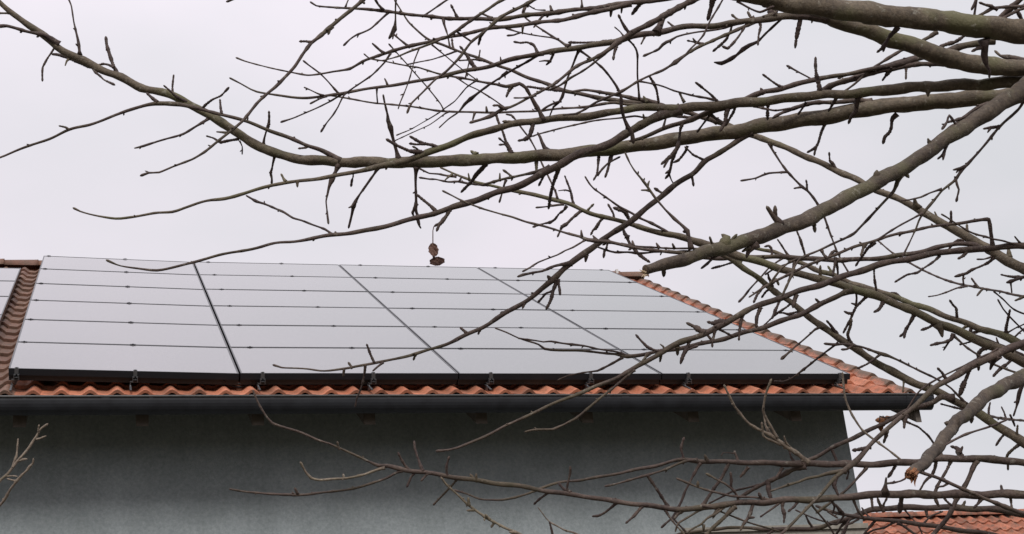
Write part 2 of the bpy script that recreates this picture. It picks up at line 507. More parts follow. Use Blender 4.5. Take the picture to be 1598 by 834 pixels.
mt = MB(); mt.box(VERGE-0.40, VERGE-0.37, YR-0.10, YR+0.02, ZR-0.02, ZR+0.085)
mt.build('ridge_mortar', pale_trim, deck)

# conduit hanging under the first seam
for k, (dx, sag) in enumerate(((0, .05), (.012, .075))):
    cm = MB(); pts = []
    for i in range(13):
        u = i/12
        pts.append(rp(1.55+0.27*u+dx, 0.03+0.05*math.sin(u*math.pi), -0.05-sag*math.sin(u*math.pi)))
    cm.tube(pts, [0.007]*13, 6)
    cm.build('cable', cable_mat, house)

# ------------------------------------------------------------ solar panels
PH = 1.07362; PW = 1.70
rows_n = ['bottom', 'second lowest', 'third lowest', 'third highest', 'second highest', 'top']
cols_n = ['leftmost column', 'second column from the left', 'third column from the left', 'rightmost column']
def panel(x0, x1, s0, s1, dl, dr, label, group):
    """dl / dr: height of the left and right edge above the array plane"""
    gx = 0.009 if x0 < 1 else 0.005; gs = 0.006
    def P(x, s, d):
        u = (x-x0)/(x1-x0)
        return rp(x, s, d + dl*(1-u) + dr*u)
    org = P(x0+gx, s0+gs, 0)
    t = empty('solar_panel', org)
    tag(t, label, 'solar panel', group)
    X0, X1, A, B = x0+gx, x1-gx, s0+gs, s1-gs
    if x0 < 0.01 and x0 > -0.01: X0 = x0+0.034
    fr = MB(); wdt = 0.011; H = 0.050
    def bar(xa, xb, sa, sb, top=0.0):
        a = [P(xa, sa, -H), P(xb, sa, -H), P(xb, sb, -H), P(xa, sb, -H), P(xa, sa, top), P(xb, sa, top), P(xb, sb, top), P(xa, sb, top)]
        n = len(fr.v); fr.v += [tuple(p-org) for p in a]
        for f in ((0,3,2,1),(4,5,6,7),(0,1,5,4),(1,2,6,5),(2,3,7,6),(3,0,4,7)):
            fr.f.append(tuple(n+i for i in f)); fr.sm.append(False)
    bar(X0, X1, A, A+wdt); bar(X0, X1, B-wdt, B)
    bar(X0, X0+wdt, A+wdt, B-wdt); bar(X1-wdt, X1, A+wdt, B-wdt)
    fr.build('frame', frame_mat, t)
    gl = MB(); n = 6
    for i in range(n):
        xa = X0+wdt+(X1-X0-2*wdt)*i/n; xb = X0+wdt+(X1-X0-2*wdt)*(i+1)/n
        gl.quad([tuple(P(xx, ss, -0.0025)-org) for xx, ss in ((xa, A+wdt), (xb, A+wdt), (xb, B-wdt), (xa, B-wdt))], False)
    gl.build('glass', glass_mat, t)
    if s0 < 0.01 and s0 > -0.01:       # dark strip added as painted shade in the gap below the lowest row
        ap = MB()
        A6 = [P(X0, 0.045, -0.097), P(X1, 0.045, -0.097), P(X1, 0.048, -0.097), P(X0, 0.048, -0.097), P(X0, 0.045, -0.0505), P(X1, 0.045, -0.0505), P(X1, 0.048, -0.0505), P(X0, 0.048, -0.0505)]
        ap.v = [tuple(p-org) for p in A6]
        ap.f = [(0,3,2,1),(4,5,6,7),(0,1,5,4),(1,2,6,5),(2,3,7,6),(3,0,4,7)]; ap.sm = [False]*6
        ap.build('shade_strip', cable_mat, t)
    bs = MB()
    bs.quad([tuple(P(xx, ss, -0.012)-org) for xx, ss in ((X0+wdt, B-wdt), (X1-wdt, B-wdt), (X1-wdt, A+wdt), (X0+wdt, A+wdt))])
    bs.build('backsheet', cable_mat, t)
    return t
for c in range(4):
    for r_ in range(6):
        dl = 0.034 if c == 0 else 0.0
        panel(c*PW, (c+1)*PW, r_*PH, (r_+1)*PH, dl + RNG.uniform(-.001, .001), RNG.uniform(-.001, .001) + (-0.004 if c == 0 else 0),
              f'solar panel in the {rows_n[r_]} row, {cols_n[c]} of the large array', 'solar panels of the large array')
lab_l = ['lowest panel of the small array at the left edge of the roof', 'second lowest panel of the small array at the left edge',
         'middle panel of the small array at the left edge of the roof', 'panel just under the top one in the small left array',
         'topmost panel of the small array beside the strip of tiles']
ss = [0.49, 1.52, 2.57, 3.63, 4.65, 5.62]
for r_ in range(5):
    panel(-0.16-1.70, -0.16, ss[r_], ss[r_+1], 0, 0, lab_l[r_], 'solar panels of the small left array')

# mounting rails, each with clamps and a roof hook
rails = [(0.09, 'left end of the leftmost bottom panel'), (0.93, 'middle of the leftmost bottom panel'), (1.87, 'left end of the second bottom panel'),
         (2.72, 'middle of the second bottom panel'), (3.66, 'left end of the third bottom panel'), (4.49, 'middle of the third bottom panel'),
         (5.33, 'left part of the rightmost bottom panel'), (6.70, 'right corner of the rightmost bottom panel')]
for x, where in rails:
    lift = 0.034*(1-x/PW) if x < PW else 0.0
    org = rp(x, 0, -0.04)
    t = empty('mounting_rail', org)
    tag(t, f'steel mounting rail ending in a clamp under the {where}', 'mounting rail', 'mounting rails under the large array')
    def R_(mb, xa, xb, sa, sb, da, db):
        a = [rp(xa, sa, da), rp(xb, sa, da), rp(xb, sb, da), rp(xa, sb, da), rp(xa, sa, db), rp(xb, sa, db), rp(xb, sb, db), rp(xa, sb, db)]
        n = len(mb.v); mb.v += [tuple(p-org) for p in a]
        for f in ((0,3,2,1),(4,5,6,7),(0,1,5,4),(1,2,6,5),(2,3,7,6),(3,0,4,7)):
            mb.f.append(tuple(n+i for i in f)); mb.sm.append(False)
    b = MB()
    R_(b, x-0.019, x-0.015, -0.035, 6.50, -0.078+lift, -0.040+lift)
    R_(b, x+0.015, x+0.019, -0.035, 6.50, -0.078+lift, -0.040+lift)
    R_(b, x-0.0148, x+0.0148, -0.035, 6.50, -0.062+lift, -0.058+lift)
    R_(b, x-0.0148, x-0.006, -0.035, 6.50, -0.044+lift, -0.040+lift)
    R_(b, x+0.006, x+0.0148, -0.035, 6.50, -0.044+lift, -0.040+lift)
    b.build('rail', steel_mat, t)
    ec_ = MB()
    R_(ec_, x-0.014, x+0.014, -0.012, 0.006, -0.0385+lift, 0.002+lift)
    R_(ec_, x-0.014, x+0.014, 0.0062, 0.022, 0.0012+lift, 0.006+lift)
    R_(ec_, x-0.007, x+0.007, -0.010, 0.004, 0.0022+lift, 0.012+lift)
    ec_.build('end_clamp', steel_mat, t)
    for k in range(1, 7):
        mc = MB(); s = k*PH
        R_(mc, x-0.022, x+0.022, s-0.010, s+0.010, 0.0012+lift, 0.0035+lift)
        R_(mc, x-0.006, x+0.006, s-0.006, s+0.006, 0.0042+lift, 0.007+lift)
        mc.build('mid_clamp' if k < 6 else 'end_clamp', frame_mat, t)
    hk = MB()
    R_(hk, x-0.036, x-0.030, -0.010, 0.020, -0.135+lift, -0.075)
    R_(hk, x-0.036, x+0.020, -0.010, 0.020, -0.084+lift, -0.0785+lift)
    R_(hk, x-0.040, x-0.026, -0.16, 0.05, -0.098, -0.092)
    hk.build('roof_hook', steel_mat, t)
    p_ = [rp(x-0.033, -0.030, -0.085), rp(x-0.034, -0.045, -0.13)]
    st = MB(); st.tube([p_[0]-org, p_[1]-org], [0.0035]*2, 6); st.build('strap', steel_mat, t)

# ------------------------------------------------------------ neighbouring house
nb = empty('neighbouring_house', (11.6, 4, 0))
tag(nb, 'distant house of which only the orange tiled roof shows, bottom right', 'house')
NX0, NX1, NYR, NZR, NP = 11.0, 18.2, 10.1, 6.60, math.radians(35)
org = Vector((11.6, 4, 0))
def np_(x, s, d): return Vector((x, NYR - s*math.cos(NP) - d*math.sin(NP), NZR - s*math.sin(NP) + d*math.cos(NP))) - org
nw = MB(); ey = NYR-4.9*math.cos(NP)+0.4; ez = NZR-4.9*math.sin(NP)+0.15
a = Vector((NX0+0.3, ey, 0))-org; b = Vector((NX1-0.3, NYR*2-ey, ez))-org
nw.box(a.x, b.x, a.y, b.y, a.z, b.z)
gy = [Vector((x_, y_, z_))-org for x_ in (NX0+0.3, NX1-0.3) for y_, z_ in ((ey, ez), (NYR, NZR-0.2), (2*NYR-ey, ez))]
nw.quad(gy[:3]); nw.quad(gy[3:][::-1])
nw.build('wall', pale_trim, nb)
nr = MB()
def q6(mb, A):
    n = len(mb.v); mb.v += [tuple(p) for p in A]
    for f in ((0,3,2,1),(4,5,6,7),(0,1,5,4),(1,2,6,5),(2,3,7,6),(3,0,4,7)):
        mb.f.append(tuple(n+i for i in f)); mb.sm.append(False)
q6(nr, [np_(NX0, 5, -.11), np_(NX1, 5, -.11), np_(NX1, 0, -.11), np_(NX0, 0, -.11), np_(NX0, 5, -.06), np_(NX1, 5, -.06), np_(NX1, 0, -.06), np_(NX0, 0, -.06)])
def nq(x, s, d):
    v = np_(x, s, d)+org; v.y = 2*NYR - v.y; return v-org
q6(nr, [nq(NX0, 5, -.11), nq(NX1, 5, -.11), nq(NX1, 0, -.11), nq(NX0, 0, -.11), nq(NX0, 5, -.03), nq(NX1, 5, -.03), nq(NX1, 0, -.03), nq(NX0, 0, -.03)])
ndeck = nr.build('roof', timber_mat, nb)
nme = tile_mesh(None).mesh('roof_tile', tile_far)
nhid = MB()
Mn = Matrix.Rotation(NP, 4, 'X')
nc = int((NX1-NX0)/TW)
for c in range(nc):
    x = NX1 - (c+1)*TW - 0.02
    for r_ in range(1, 16):
        s = r_*TE
        M = Matrix.Translation(np_(x, s, -.03)) @ Mn @ Matrix.Rotation(RNG.uniform(-.015, .015), 4, 'Z')
        if r_ <= 4 and c > 14:
            o = link('roof_tile', nme, ndeck); o.matrix_local = M
        else:
            n0 = len(nhid.v)
            nhid.v += [tuple(M @ Vector(v)) for v in base_tile.v]
            nhid.f += [tuple(n0+i for i in f) for f in base_tile.f]; nhid.sm += base_tile.sm
h_ = nhid.build('roof_tile', tile_far, ndeck); h_['kind'] = 'stuff'
x = NX1 - L + 0.03
rme2 = rc.mesh('ridge_tile', tile_far)
k = 0
while x > NX0-0.1:
    o = link('ridge_tile', rme2, ndeck, Vector((x, NYR, NZR+0.03))-org); o.rotation_euler = (RNG.uniform(-.02, .02), 0, 0)
    x -= 0.37; k += 1

# ------------------------------------------------------------ trees
WOOD = """
A B A - 28475 -83725 29272 189 -1578 -3052 536 161 -2049 -410 183 140 -534 107 30 127 -760 168 8 114 -757 168 8 108 -504 111 6 101 -754 177 -16 107 -750 185 -38 82 -501 100 28 94 -597 150 -35 94 -869 208 -32 100 -620 144 -11 94 -617 143 -11 88 -741 143 54 69 -490 132 -53 69 -735 185 -49 75 -733 171 -16 62 -729 198 -84 68 -484 154 -110 68 -724 253 -221 68 -480 167 -144 62 -361 110 -70 62 -360 95 -36 54 -480 143 -86 39 -479 123 -40 38 -478 123 -40 32 -477 123 -39 32 -474 155 -120 32 -356 103 -58 32 -332 84 -25 25 -377 122 -91 25 -248 81 -64 25 -343 77 -2 25 -412 109 -43 25 -282 70 -17 25 -391 46 90 18 -272 24 83 15 -107 0 51 20
A B B - 17610 -85521 29904 81 -399 118 -112 87 -372 123 -136 75 -310 121 -162 75 -308 120 -162 75 -616 186 -183 74 -491 177 -222 74 -366 133 -169 68 -366 125 -146 68 -487 135 -116 62 -485 143 -139 62 -374 107 -98 53 -651 170 -131 46 -564 151 -123 45 -527 117 -55 38 -322 65 -20 38 -322 74 -42 31 -356 80 -41 25 -356 70 -18 25 -354 89 -62 25 -353 83 -52 25 -399 95 -60 25 -421 112 -93 25 -362 93 -74 25 -279 62 -31 25 -292 35 35 20 -374 34 72 15 -234 -4 97 20
A B M - 28475 -83725 29615 261 -1333 -2816 382 223 -1740 -275 62 194 -771 239 -26 181 -497 148 -4 174 -996 282 29 168 -746 222 -5 161 -746 222 -5 161 -993 332 -90 148 -970 306 -44 142 -496 168 -51 142 -746 233 -29 136 -745 242 -53 142 -994 312 -42 129 -994 302 -19 129 -996 281 29 116 -498 143 9 110 -996 271 52 116 -498 138 21 110 -747 192 66 103 -499 123 56 103 -748 177 101 100 -501 92 128 97 -251 29 105 97 -378 14 223 97 -378 0 258 90 -253 -2 177 87 -315 9 193 84 -441 10 276 77 -439 56 170 77 -313 45 110 77 -378 24 199 77 -314 30 147 71 -314 19 170 77 -504 26 281 71 -379 -21 306 71 -379 -5 271 65 -304 -15 240 56 -203 -30 207 48 -318 -47 325 40
A B C - 11349 -82633 29976 65 -386 -44 221 44 -305 2 103 40 -458 -15 188 40 -506 -8 189 36 -504 -2 176 33 -500 25 118 33 -498 19 129 40 -371 48 21 47 -246 45 -17 33 -305 77 -75 29 -304 86 -98 26 -485 139 -165 26 -387 93 -83 26 -384 119 -155 26 -360 102 -119 23 -263 74 -86 23 -286 86 -109 21 -476 123 -127 18
A B T1 - 28475 -83725 28667 342 -1529 -4094 871 291 -2551 -925 444 253 -1071 46 122 234 -1031 50 97 214 -1018 48 95 201 -1006 50 81 200 -994 43 90 175 -713 30 61 145 -490 5 75 127 -485 15 52 104 -723 5 109 80 -953 20 111 68 -2324 84 169 56 -1802 76 81 48 -1537 76 21 34 -1070 147 -226 22
A B T2 - 28475 -83725 29142 240 -1222 -2995 622 204 -1917 -643 300 178 -1118 62 128 158 -808 64 45 170 -806 17 147 169 -802 -22 222 156 -531 -14 143 149 -660 -21 186 136 -497 -12 129 111 -457 -27 150 98
A B P - 20114 -87289 31064 86 -632 73 43 74 -501 89 -38 73 -499 93 -50 53 -497 91 -49 53 -741 126 -46 53 -491 103 -83 53 -489 95 -61 60 -243 64 -75 52 -728 144 -102 52 -722 138 -90 45 -479 104 -93 44 -476 112 -115 41 -710 151 -133 37 -706 146 -122 30 -701 130 -88 27 -696 134 -99 24 -461 80 -47 24 -461 44 38 19 -460 24 81 17 -277 -25 130 12 -184 -17 86 14
A B Q - 17345 -88455 30692 58 -459 147 -157 50 -286 100 -119 50 -285 116 -162 50 -228 81 -99 50 -228 73 -78 50 -226 97 -142 50 -170 82 -134 42 -283 111 -150 29 -338 116 -137 29 -450 199 -303 23 -447 167 -217 23 -268 91 -106 23 -135 35 -26 29 -177 75 -110 35 -178 55 -56 23 -179 46 -35 23
A B R - 15610 -87821 29892 29 -165 191 -81 19 -278 324 -144 19 -142 150 -54 19 -144 137 -35 24 -154 163 -62 19 -157 139 -23 14
A B U1 - 17466 -88456 30674 50 -740 314 37 43 -425 182 17 43 -642 273 31 43 -430 188 6 36 -649 270 41 43 -434 185 17 37 -437 186 16 37 -439 163 71 37 -442 159 81 33 -333 109 86 30 -334 109 86 30 -447 142 125 27 -337 105 98 30 -449 161 82 19 -339 110 87 17 -68 20 22 15 -91 12 70 17
A B U2 - 15927 -87797 30736 43 -624 188 -103 43 -567 172 -96 36 -453 116 -28 33 -678 171 -36 36 -450 125 -49 30 -449 128 -59 30 -336 105 -66 30 -336 96 -44 30 -447 146 -102 30 -334 113 -87 24 -265 116 -133 21 -290 77 -26 19 -445 119 -37 16 -447 54 110 14 -447 50 120 12 -201 18 64 14 -134 4 59 14
A B U3 - 14304 -88372 30993 33 -41 42 -252 29 -886 118 -388 26 -277 55 -193 23 -390 76 -265 28 -295 59 -214 22 -293 42 -147 22 -379 40 -153 18 -222 29 -109 13 -264 19 -81 13 -199 -17 14 11 -101 -39 58 11
A B U4 - 14425 -88377 30984 47 -45 61 -290 42 -442 112 -292 32 -253 56 -141 29 -343 75 -186 26 -275 86 -251 23 -227 64 -181 23 -182 70 -225 23 -271 94 -291 22 -179 47 -135 18 -223 73 -222 16 -199 64 -199 16 -68 37 -144 20
A T U5 U2 11699 -86578 30157 19 -105 110 -141 17 -213 168 -179 14 -324 203 -167 14 -151 108 -106 14 -83 114 -164 14 -84 93 -124 14 -107 95 -111 12 -85 88 -114 17
A T U6 P 10908 -85514 29872 19 -205 -80 199 14 -143 -48 125 14 -118 -28 84 14 -94 -21 63 14 -83 -22 63 17
A T U7 P 10989 -85529 29882 19 -219 151 -88 15 -263 169 -82 15 -354 215 -89 12 -223 121 -26 17
A T U8 P 10630 -85465 29844 19 -121 -33 28 14 -121 -39 38 10 -108 -32 29 12
A T U9 P 10688 -85473 29843 19 -139 35 -55 14 -138 37 -67 17
A B U10 - 16967 -85413 29987 32 -580 188 158 29 -463 199 14 26 -350 146 19 23 -584 238 43 23 -707 279 73 23 -711 259 120 21 -478 168 96 21 -480 143 154 18 -602 203 138 16 -412 122 134 16 -243 74 72 16 -292 88 91 13
A B ROD - 11796 -88273 31124 46 -17 17 -146 41 -453 73 -353 34 -359 74 -366 31 -310 57 -291 34 -219 41 -217 34 -186 32 -168 30 -184 29 -157 27 -140 34 -199 27 -141 39 -231 27 -160 32 -186 24 -159 31 -185 27 -158 26 -151 22 -157 27 -162 24 -228 46 -294 21 -185 29 -183 21 -205 28 -182 21 -202 26 -181 19 -202 18 -138 17 -300 8 -135 15 -218 7 -107 17 -159 -13 -24 12 -98 3 -48 19
A M ROa ROD 10068 -87950 29426 27 -80 32 39 18 -80 39 18 18
A M ROb ROD 10427 -88006 29728 28 -44 13 -58 22 -22 10 -58 13
A T V1 U1 11781 -86192 31256 19 -326 134 -285 17 -256 69 -112 17 -116 41 -79 14 -93 41 -91 17
A T V2 U1 11702 -86177 31301 24 -115 -72 84 19 -80 -74 84 17
A M V3 U1 11029 -85952 31463 15 24 -19 74 12 48 -32 122 15
A B V4 - 11816 -88273 31123 20 -7 214 -272 18 -196 311 -295 16 3 235 -307 14 -12 98 -122 35 -66 103 -97 21
A M V4b V4 11603 -87428 30145 23 -14 25 -116 18 -12 15 -69 14
A T V5 U2 12034 -86687 30234 24 -64 14 57 19 -129 20 137 17 -86 12 95 14
A T V6 U10 13250 -83989 30474 16 -74 -77 113 13 -274 -161 255 13 -190 -102 161 13 -190 -101 161 13 -241 -126 200 10 -187 -101 158 15
A T V8 U2 11587 -86550 30153 24 -86 12 81 19 -109 9 119 14
A M V9 P 11791 -85685 30001 19 -19 5 83 17 -20 6 57 15
A T V10 P 11593 -85642 29960 17 10 85 -86 12 23 100 -105 12
A T V11 M 12494 -82948 29922 48 -94 -158 233 26 -48 -86 126 33 -49 -102 146 48 -59 -77 116 40 -20 -68 93 21 -79 -143 208 21 -33 -73 103 18
A T V12 U3 11910 -87960 29456 13 -97 89 -230 11 -65 87 -253 11 -65 69 -188 11 -106 96 -249 11 -22 26 -73 11
A T V14 Y26 13625 -85141 30518 15 -146 155 -61 13 -183 261 -160 13 -191 202 -82 13 -85 91 -39 13 -260 248 -76 10 -219 210 -68 10 -222 184 -27 13
A T V15 U10 13357 -84029 30458 16 -104 19 -53 13 -310 72 -220 10 -385 63 -185 10 -305 50 -144 10
A T V16 P 14667 -86286 30512 31 -89 46 -20 22 -377 230 -151 22 -289 184 -132 20 -167 105 -73 20 -166 115 -96 25 -166 127 -117 31 -100 77 -72 31 -109 103 -114 15 -179 120 -94 15 -155 124 -119 12
A T V17 A 12805 -84233 29388 25 -151 -10 30 39 -126 4 -4 46 -100 -2 9 25 -227 -37 81 13 -178 -45 93 13
A M V17b A 12660 -84213 29420 25 -81 -43 57 20 -52 -14 18 15
A T V18 A 12998 -84309 29469 46 -101 -15 57 32 -198 8 36 32 -100 -5 35 25 -125 -17 69 20
A T V18b A 12724 -84314 29551 25 -157 -18 -30 20 -104 -20 -2 20
A T W1 M 9371 -82305 30565 33 -48 28 -2 26 -147 79 6 27 -146 79 6 33 -125 31 98 21 -123 43 60 19
A M W2 ROD 8699 -87681 27801 17 -78 50 35 19 -87 57 37 13
A T W3 M 9397 -82297 30527 13 57 80 -87 11 8 107 -103 11
A T W4 M 9860 -82384 30415 33 7 -71 80 21 30 -111 117 18 42 -115 115 33 6 -86 99 18 -6 -67 80 16
A T W5 M 10077 -82337 30159 26 -19 81 -75 21 -18 100 -95 21 -20 64 -56 30 32 78 -90 21 4 56 -59 27
A M W6 C 10734 -82676 30274 26 -77 13 -40 24 -103 3 -18 16
A T W7 M 11325 -82601 29918 56 -51 44 -138 33 -76 59 -175 48 -51 41 -125 33 -38 48 -164 21 -26 33 -114 16 12 36 -167 16 11 29 -142 21 12 23 -116 24
A T W8 A 11400 -83811 29128 13 7 59 -53 10 -17 67 -50 25 -4 72 -61 23
A T W9 M 12099 -82774 29791 33 -67 96 -99 21 -159 202 -195 24 -92 112 -107 21 -67 97 -99 33 -44 81 -93 41 -39 140 -179 21 -40 125 -159 24
A M W9b W9 11714 -82260 29280 27 -91 33 -103 21 -52 10 -25 16
A M W10 A 10144 -83496 29043 32 -35 3 56 25 -35 -1 80 13
A M W10b A 10359 -83543 29042 38 -2 6 -93 15
A T W11 B 11008 -83536 27928 25 -145 66 147 20 -224 121 143 18 -192 99 135 20 -147 81 87 20 -148 68 137 25 -138 70 97 20 -231 115 170 20 -139 73 86 26 -175 83 144 15
A M W12 C 6094 -82168 30683 26 -73 -34 35 21 -97 -22 12 15
A T W13 M 8839 -82349 31027 40 -127 12 -103 26 -189 13 -134 21 -238 14 -163 21 -325 -4 -133 18 -272 -3 -114 21 -173 -4 -68 23 -159 -7 -53 13
A T X1 M 6248 -82177 32393 40 -2 -22 77 26 -30 -58 232 27 -95 -77 368 16 -57 -73 313 16 -67 -30 174 16
A T X2 M 7042 -82196 31897 56 -64 11 151 33 -78 13 181 27 -79 7 239 21 -54 0 207 21 -15 -7 146 16
A T X3 M 6926 -82248 32097 26 -101 36 74 21 -125 58 56 21 -125 84 -3 24
A T X4 M 5795 -82143 32623 26 -95 67 -160 16 -72 48 -110 19 -83 64 -160 21 -9 42 -140 21 3 31 -114 16
A T X5 M 5845 -82156 32619 56 -199 -83 100 48 -123 -38 43 40 -318 -49 22 33 -364 -70 50 33 -120 -9 -14 29 -477 -51 -22 26
A T X6 M 6577 -82159 32127 48 -176 89 86 33 -152 67 105 27 -229 102 150 21 -205 95 119 21 -89 47 38 21
A M X6b M 6062 -82104 32351 21 -60 2 -77 19 -22 2 -90 13
A T X7 M 6502 -82140 32134 26 77 -13 -122 21 76 -21 -81 21 76 -18 -95 16 101 -36 -74 21 87 -33 -58 21
A M X8 M 4861 -82155 33286 26 -76 31 15 21 -88 37 17 16
A T X9 M 8083 -82324 31485 26 -14 -29 175 21 23 -49 225 16
A T X10 M 8461 -82349 31285 26 -308 -88 96 24 -129 -69 86 21 -115 -62 76 16
A T X11 C 7771 -82611 31146 40 -98 17 91 26 -100 14 104 16
A T X12 M 8637 -82348 31163 33 70 -97 53 24 142 -152 55 21 143 -129 24 16 58 -73 35 16 68 -96 52 33
A T X13 C 9015 -82696 30905 26 -23 11 150 26 -10 6 163 16
A B X14 - 9178 -88049 30920 19 22 310 -393 18 -304 208 -42 16 -143 94 -14 20
A T Y1 U1 12362 -86378 31098 19 71 -15 37 15 337 -87 234 17 145 -37 98 15
A T Y2 U1 12983 -86594 30966 37 -53 -47 90 22 -64 -51 101 12
A T Y3 U1 12740 -86499 30994 24 7 11 -102 22 48 10 -209 14 34 23 -270 17
A T Y4 U3 12618 -88056 29802 23 -57 52 -11 18 262 93 -117 16
A M Y5 E2 14997 -78504 35321 26 -28 -20 113 26 -13 -28 128 26
A M Y6 U1 13577 -86814 30871 24 -82 38 73 19 -82 37 72 19
A M Y7 U2 13605 -87150 30473 19 -89 10 40 14 -79 1 49 14
A T Y8 U4 13056 -87986 29824 28 -43 77 -58 18 -21 84 -79 23
A T Y9 P 15148 -86396 30617 52 -62 24 66 25 -102 39 115 20 -125 51 120 20 -250 97 268 17 -168 60 196 20 -27 1 112 31 71 -30 173 31
A T Y10 U4 13823 -88173 30321 14 169 46 -63 9 166 8 5 14
A M Y11 U1 14591 -87243 30826 30 -13 6 98 14
A M Y12 U1 15099 -87455 30797 24 7 -9 91 17 0 -8 131 14
A T Y13 U1 14451 -87162 30784 19 -75 23 -86 19 -101 34 -136 14
A M Y14 U2 14012 -87247 30482 19 1 86 -108 14
A T Y15 P 14984 -86336 30810 20 -130 52 65 15 -217 96 86 15 -218 96 86 15 -153 63 70 15 -165 60 97 20
A T Y15b P 14331 -86057 31090 15 -107 77 -16 15 -98 55 13 17
A T Y16 P 14559 -86272 30514 37 -28 -1 108 25 -40 7 85 25 -105 45 76 20 -106 68 20 20 -85 45 36 15
A T Y17 P 14859 -86321 30532 31 -16 51 -55 25 -36 72 -70 25 -41 46 -31 15
A M Y17b Y17 14829 -86206 30404 20 -131 -18 -5 17 -104 -7 -25 12
A T Y18 P 15960 -86547 30706 38 -203 142 58 25 -113 76 39 20 -246 170 72 25 -104 69 35 25
A T Y19 P 15342 -86404 30569 25 -36 73 -70 20 -68 175 -179 20 -59 158 -162 20 -27 132 -148 20 -21 99 -111 31 -58 89 -78 22 -84 80 -44 17 -53 126 -127 10
A T Y19b P 15114 -85716 29843 20 -122 25 -34 17 -123 34 -57 20 -98 31 -57 15
A T Y20 P 15294 -86407 30592 31 150 27 -85 20 176 35 -108 20 178 46 -128 20 130 54 -127 20 158 80 -181 22 96 79 -157 25 27 100 -164 31 64 106 -187 31 84 75 -148 38 81 50 -107 38 21 62 -104 45
A T Y21 P 13427 -86010 30252 37 -66 4 94 31 -87 -4 158 31 -65 -6 130 20 -55 2 81 17
A T Y22 E2 15712 -78646 34955 32 -262 -19 9 22 -357 4 -57 19
A M Y23 E2 15578 -78623 35033 26 18 -22 79 19 18 -24 95 16
A M Y24 P 13878 -86118 30368 20 -8 -15 101 12
A T Y25 E2 15057 -78508 35268 23 -166 133 -22 19 -364 268 -10 16 -270 182 18 16 -270 183 18 16
A B Y26 - 14984 -84915 29858 54 -85 -77 151 32 -81 -52 109 39 -109 -73 151 32 -108 -66 140 32 -127 -20 67 39 -100 24 -35 46 -149 24 -23 32 -188 -1 45 25 -188 3 33 23 -299 10 44 20 -372 11 55 20 -272 2 55 18 -370 -10 98 15 -172 7 22 15 -416 5 75 12 -317 6 54 12
A M Y26b Y26 14325 -85165 30418 46 -51 26 -73 32 -40 26 -86 20
A T Y27 U3 12122 -87974 29512 13 279 106 -171 11 327 115 -190 11 258 83 -139 11
A T Y27b Y26 13253 -85134 30584 15 205 -38 -178 13 170 -43 -113 13 148 -29 -120 15 158 -31 -134 13 203 -33 -189 15
A T Y28 P 13307 -86010 30451 12 -42 28 -151 12 -56 37 -201 15
A T Y29 Q 13610 -87051 28859 29 -74 -16 1 35 -76 -33 28 23 -74 -11 -9 18
A T Y31 Q 14124 -87229 29072 23 -92 26 -42 19 -148 20 -10 14 -137 15 1 14
A B Y32 - 19875 -79673 33306 48 -478 -7 147 57 -788 33 150 40 -471 25 76 35 -281 22 31 32 -279 45 -25 25
A T Y33 E2 17546 -79009 34011 40 -325 -1 16 32 -323 -2 16 32 -258 -4 18 25
A B E2 - 21029 -79951 32827 67 -404 90 186 57 -375 91 154 67 -375 91 153 78 -579 175 154 67 -581 174 155 58 -584 164 183 49 -585 152 213 49 -442 95 208 44 -443 84 237 40 -296 56 159 36 -296 62 144 36 -416 80 220 36 -387 81 187 32 -269 52 141 32 -269 52 141 32 -360 65 198 29 -392 4 397 23 -182 -32 280 19 -182 -37 296 19
A M V7 E2 14728 -78452 35462 13 -28 11 23 13
A M Y34 V16 14044 -85925 30298 20 -100 24 -75 20 -63 20 -74 15
A M Y36 U2 15575 -87683 30660 24 0 67 -80 21
A T Y37 Q 15542 -87781 29819 29 -43 19 -110 23 -32 16 -111 23
A T Z1 Q 15769 -87905 30037 36 -81 -49 71 23 -82 -62 88 23 -56 -51 71 19
A T Z2 P 16191 -86609 30781 20 -66 -6 105 12 -89 6 95 12
A T Z3 P 16240 -86607 30758 20 113 56 -70 15 88 58 -72 20 54 79 -90 20 61 292 -301 15 84 279 -299 23
A T Z4 U1 16108 -87883 30749 50 -48 94 -52 30 -66 120 -65 24
A M Z4b U1 15777 -87731 30740 24 11 101 -85 17
A M Z4c Q 16783 -88273 30496 19 -15 49 -64 19
A T Z5 P 16802 -86720 30840 67 75 -21 134 53 80 -27 187 61
A M Z6 P 17195 -86806 30913 31 -57 31 72 22 -65 34 102 17
A M Z7 P 16594 -86674 30798 25 -41 19 -76 17 -42 19 -75 15
A T Z8 T1 17265 -88399 30587 58 -14 104 -123 36 -19 78 -88 24 -12 61 -70 14
A T Z9 T1 17492 -88439 30633 17 -161 69 -265 16 -158 64 -240 16 -134 59 -239 19 -127 41 -143 16 -125 36 -118 16 -152 48 -166 16
A T Z10 P 18706 -87093 31084 38 -194 120 -38 31 -218 125 -24 25 -218 119 -13 23 -331 162 20 18 -220 116 -2 18 -155 87 -14 18 -108 79 -45 25 -67 39 -10 32 -65 50 -31 32 -63 69 -63 23 -110 74 -34 18 -132 84 -31 23
A B Z11 - 19105 -87177 31146 53 -376 102 -134 38 -251 68 -90 31 -249 76 -112 31 -299 83 -112 25 -298 82 -111 31 -210 74 -124 25 -260 96 -170 38 -123 42 -67 22 -123 41 -67 25 -234 64 -88 20 -257 76 -110 20 -232 79 -134 25 -182 57 -88 25 -365 97 -131 25 -242 81 -132 20 -145 43 -66 20 -217 35 -19 15
A T Z12 Z11 17707 -86784 30609 31 -98 58 71 22 -139 86 86 15
A M Z12b Z11 17559 -86775 30647 20 -57 -36 59 15
A T Z13 P 18259 -86985 30977 25 -8 81 -92 18 -48 120 -115 20 -77 100 -72 28 -109 115 -66 20
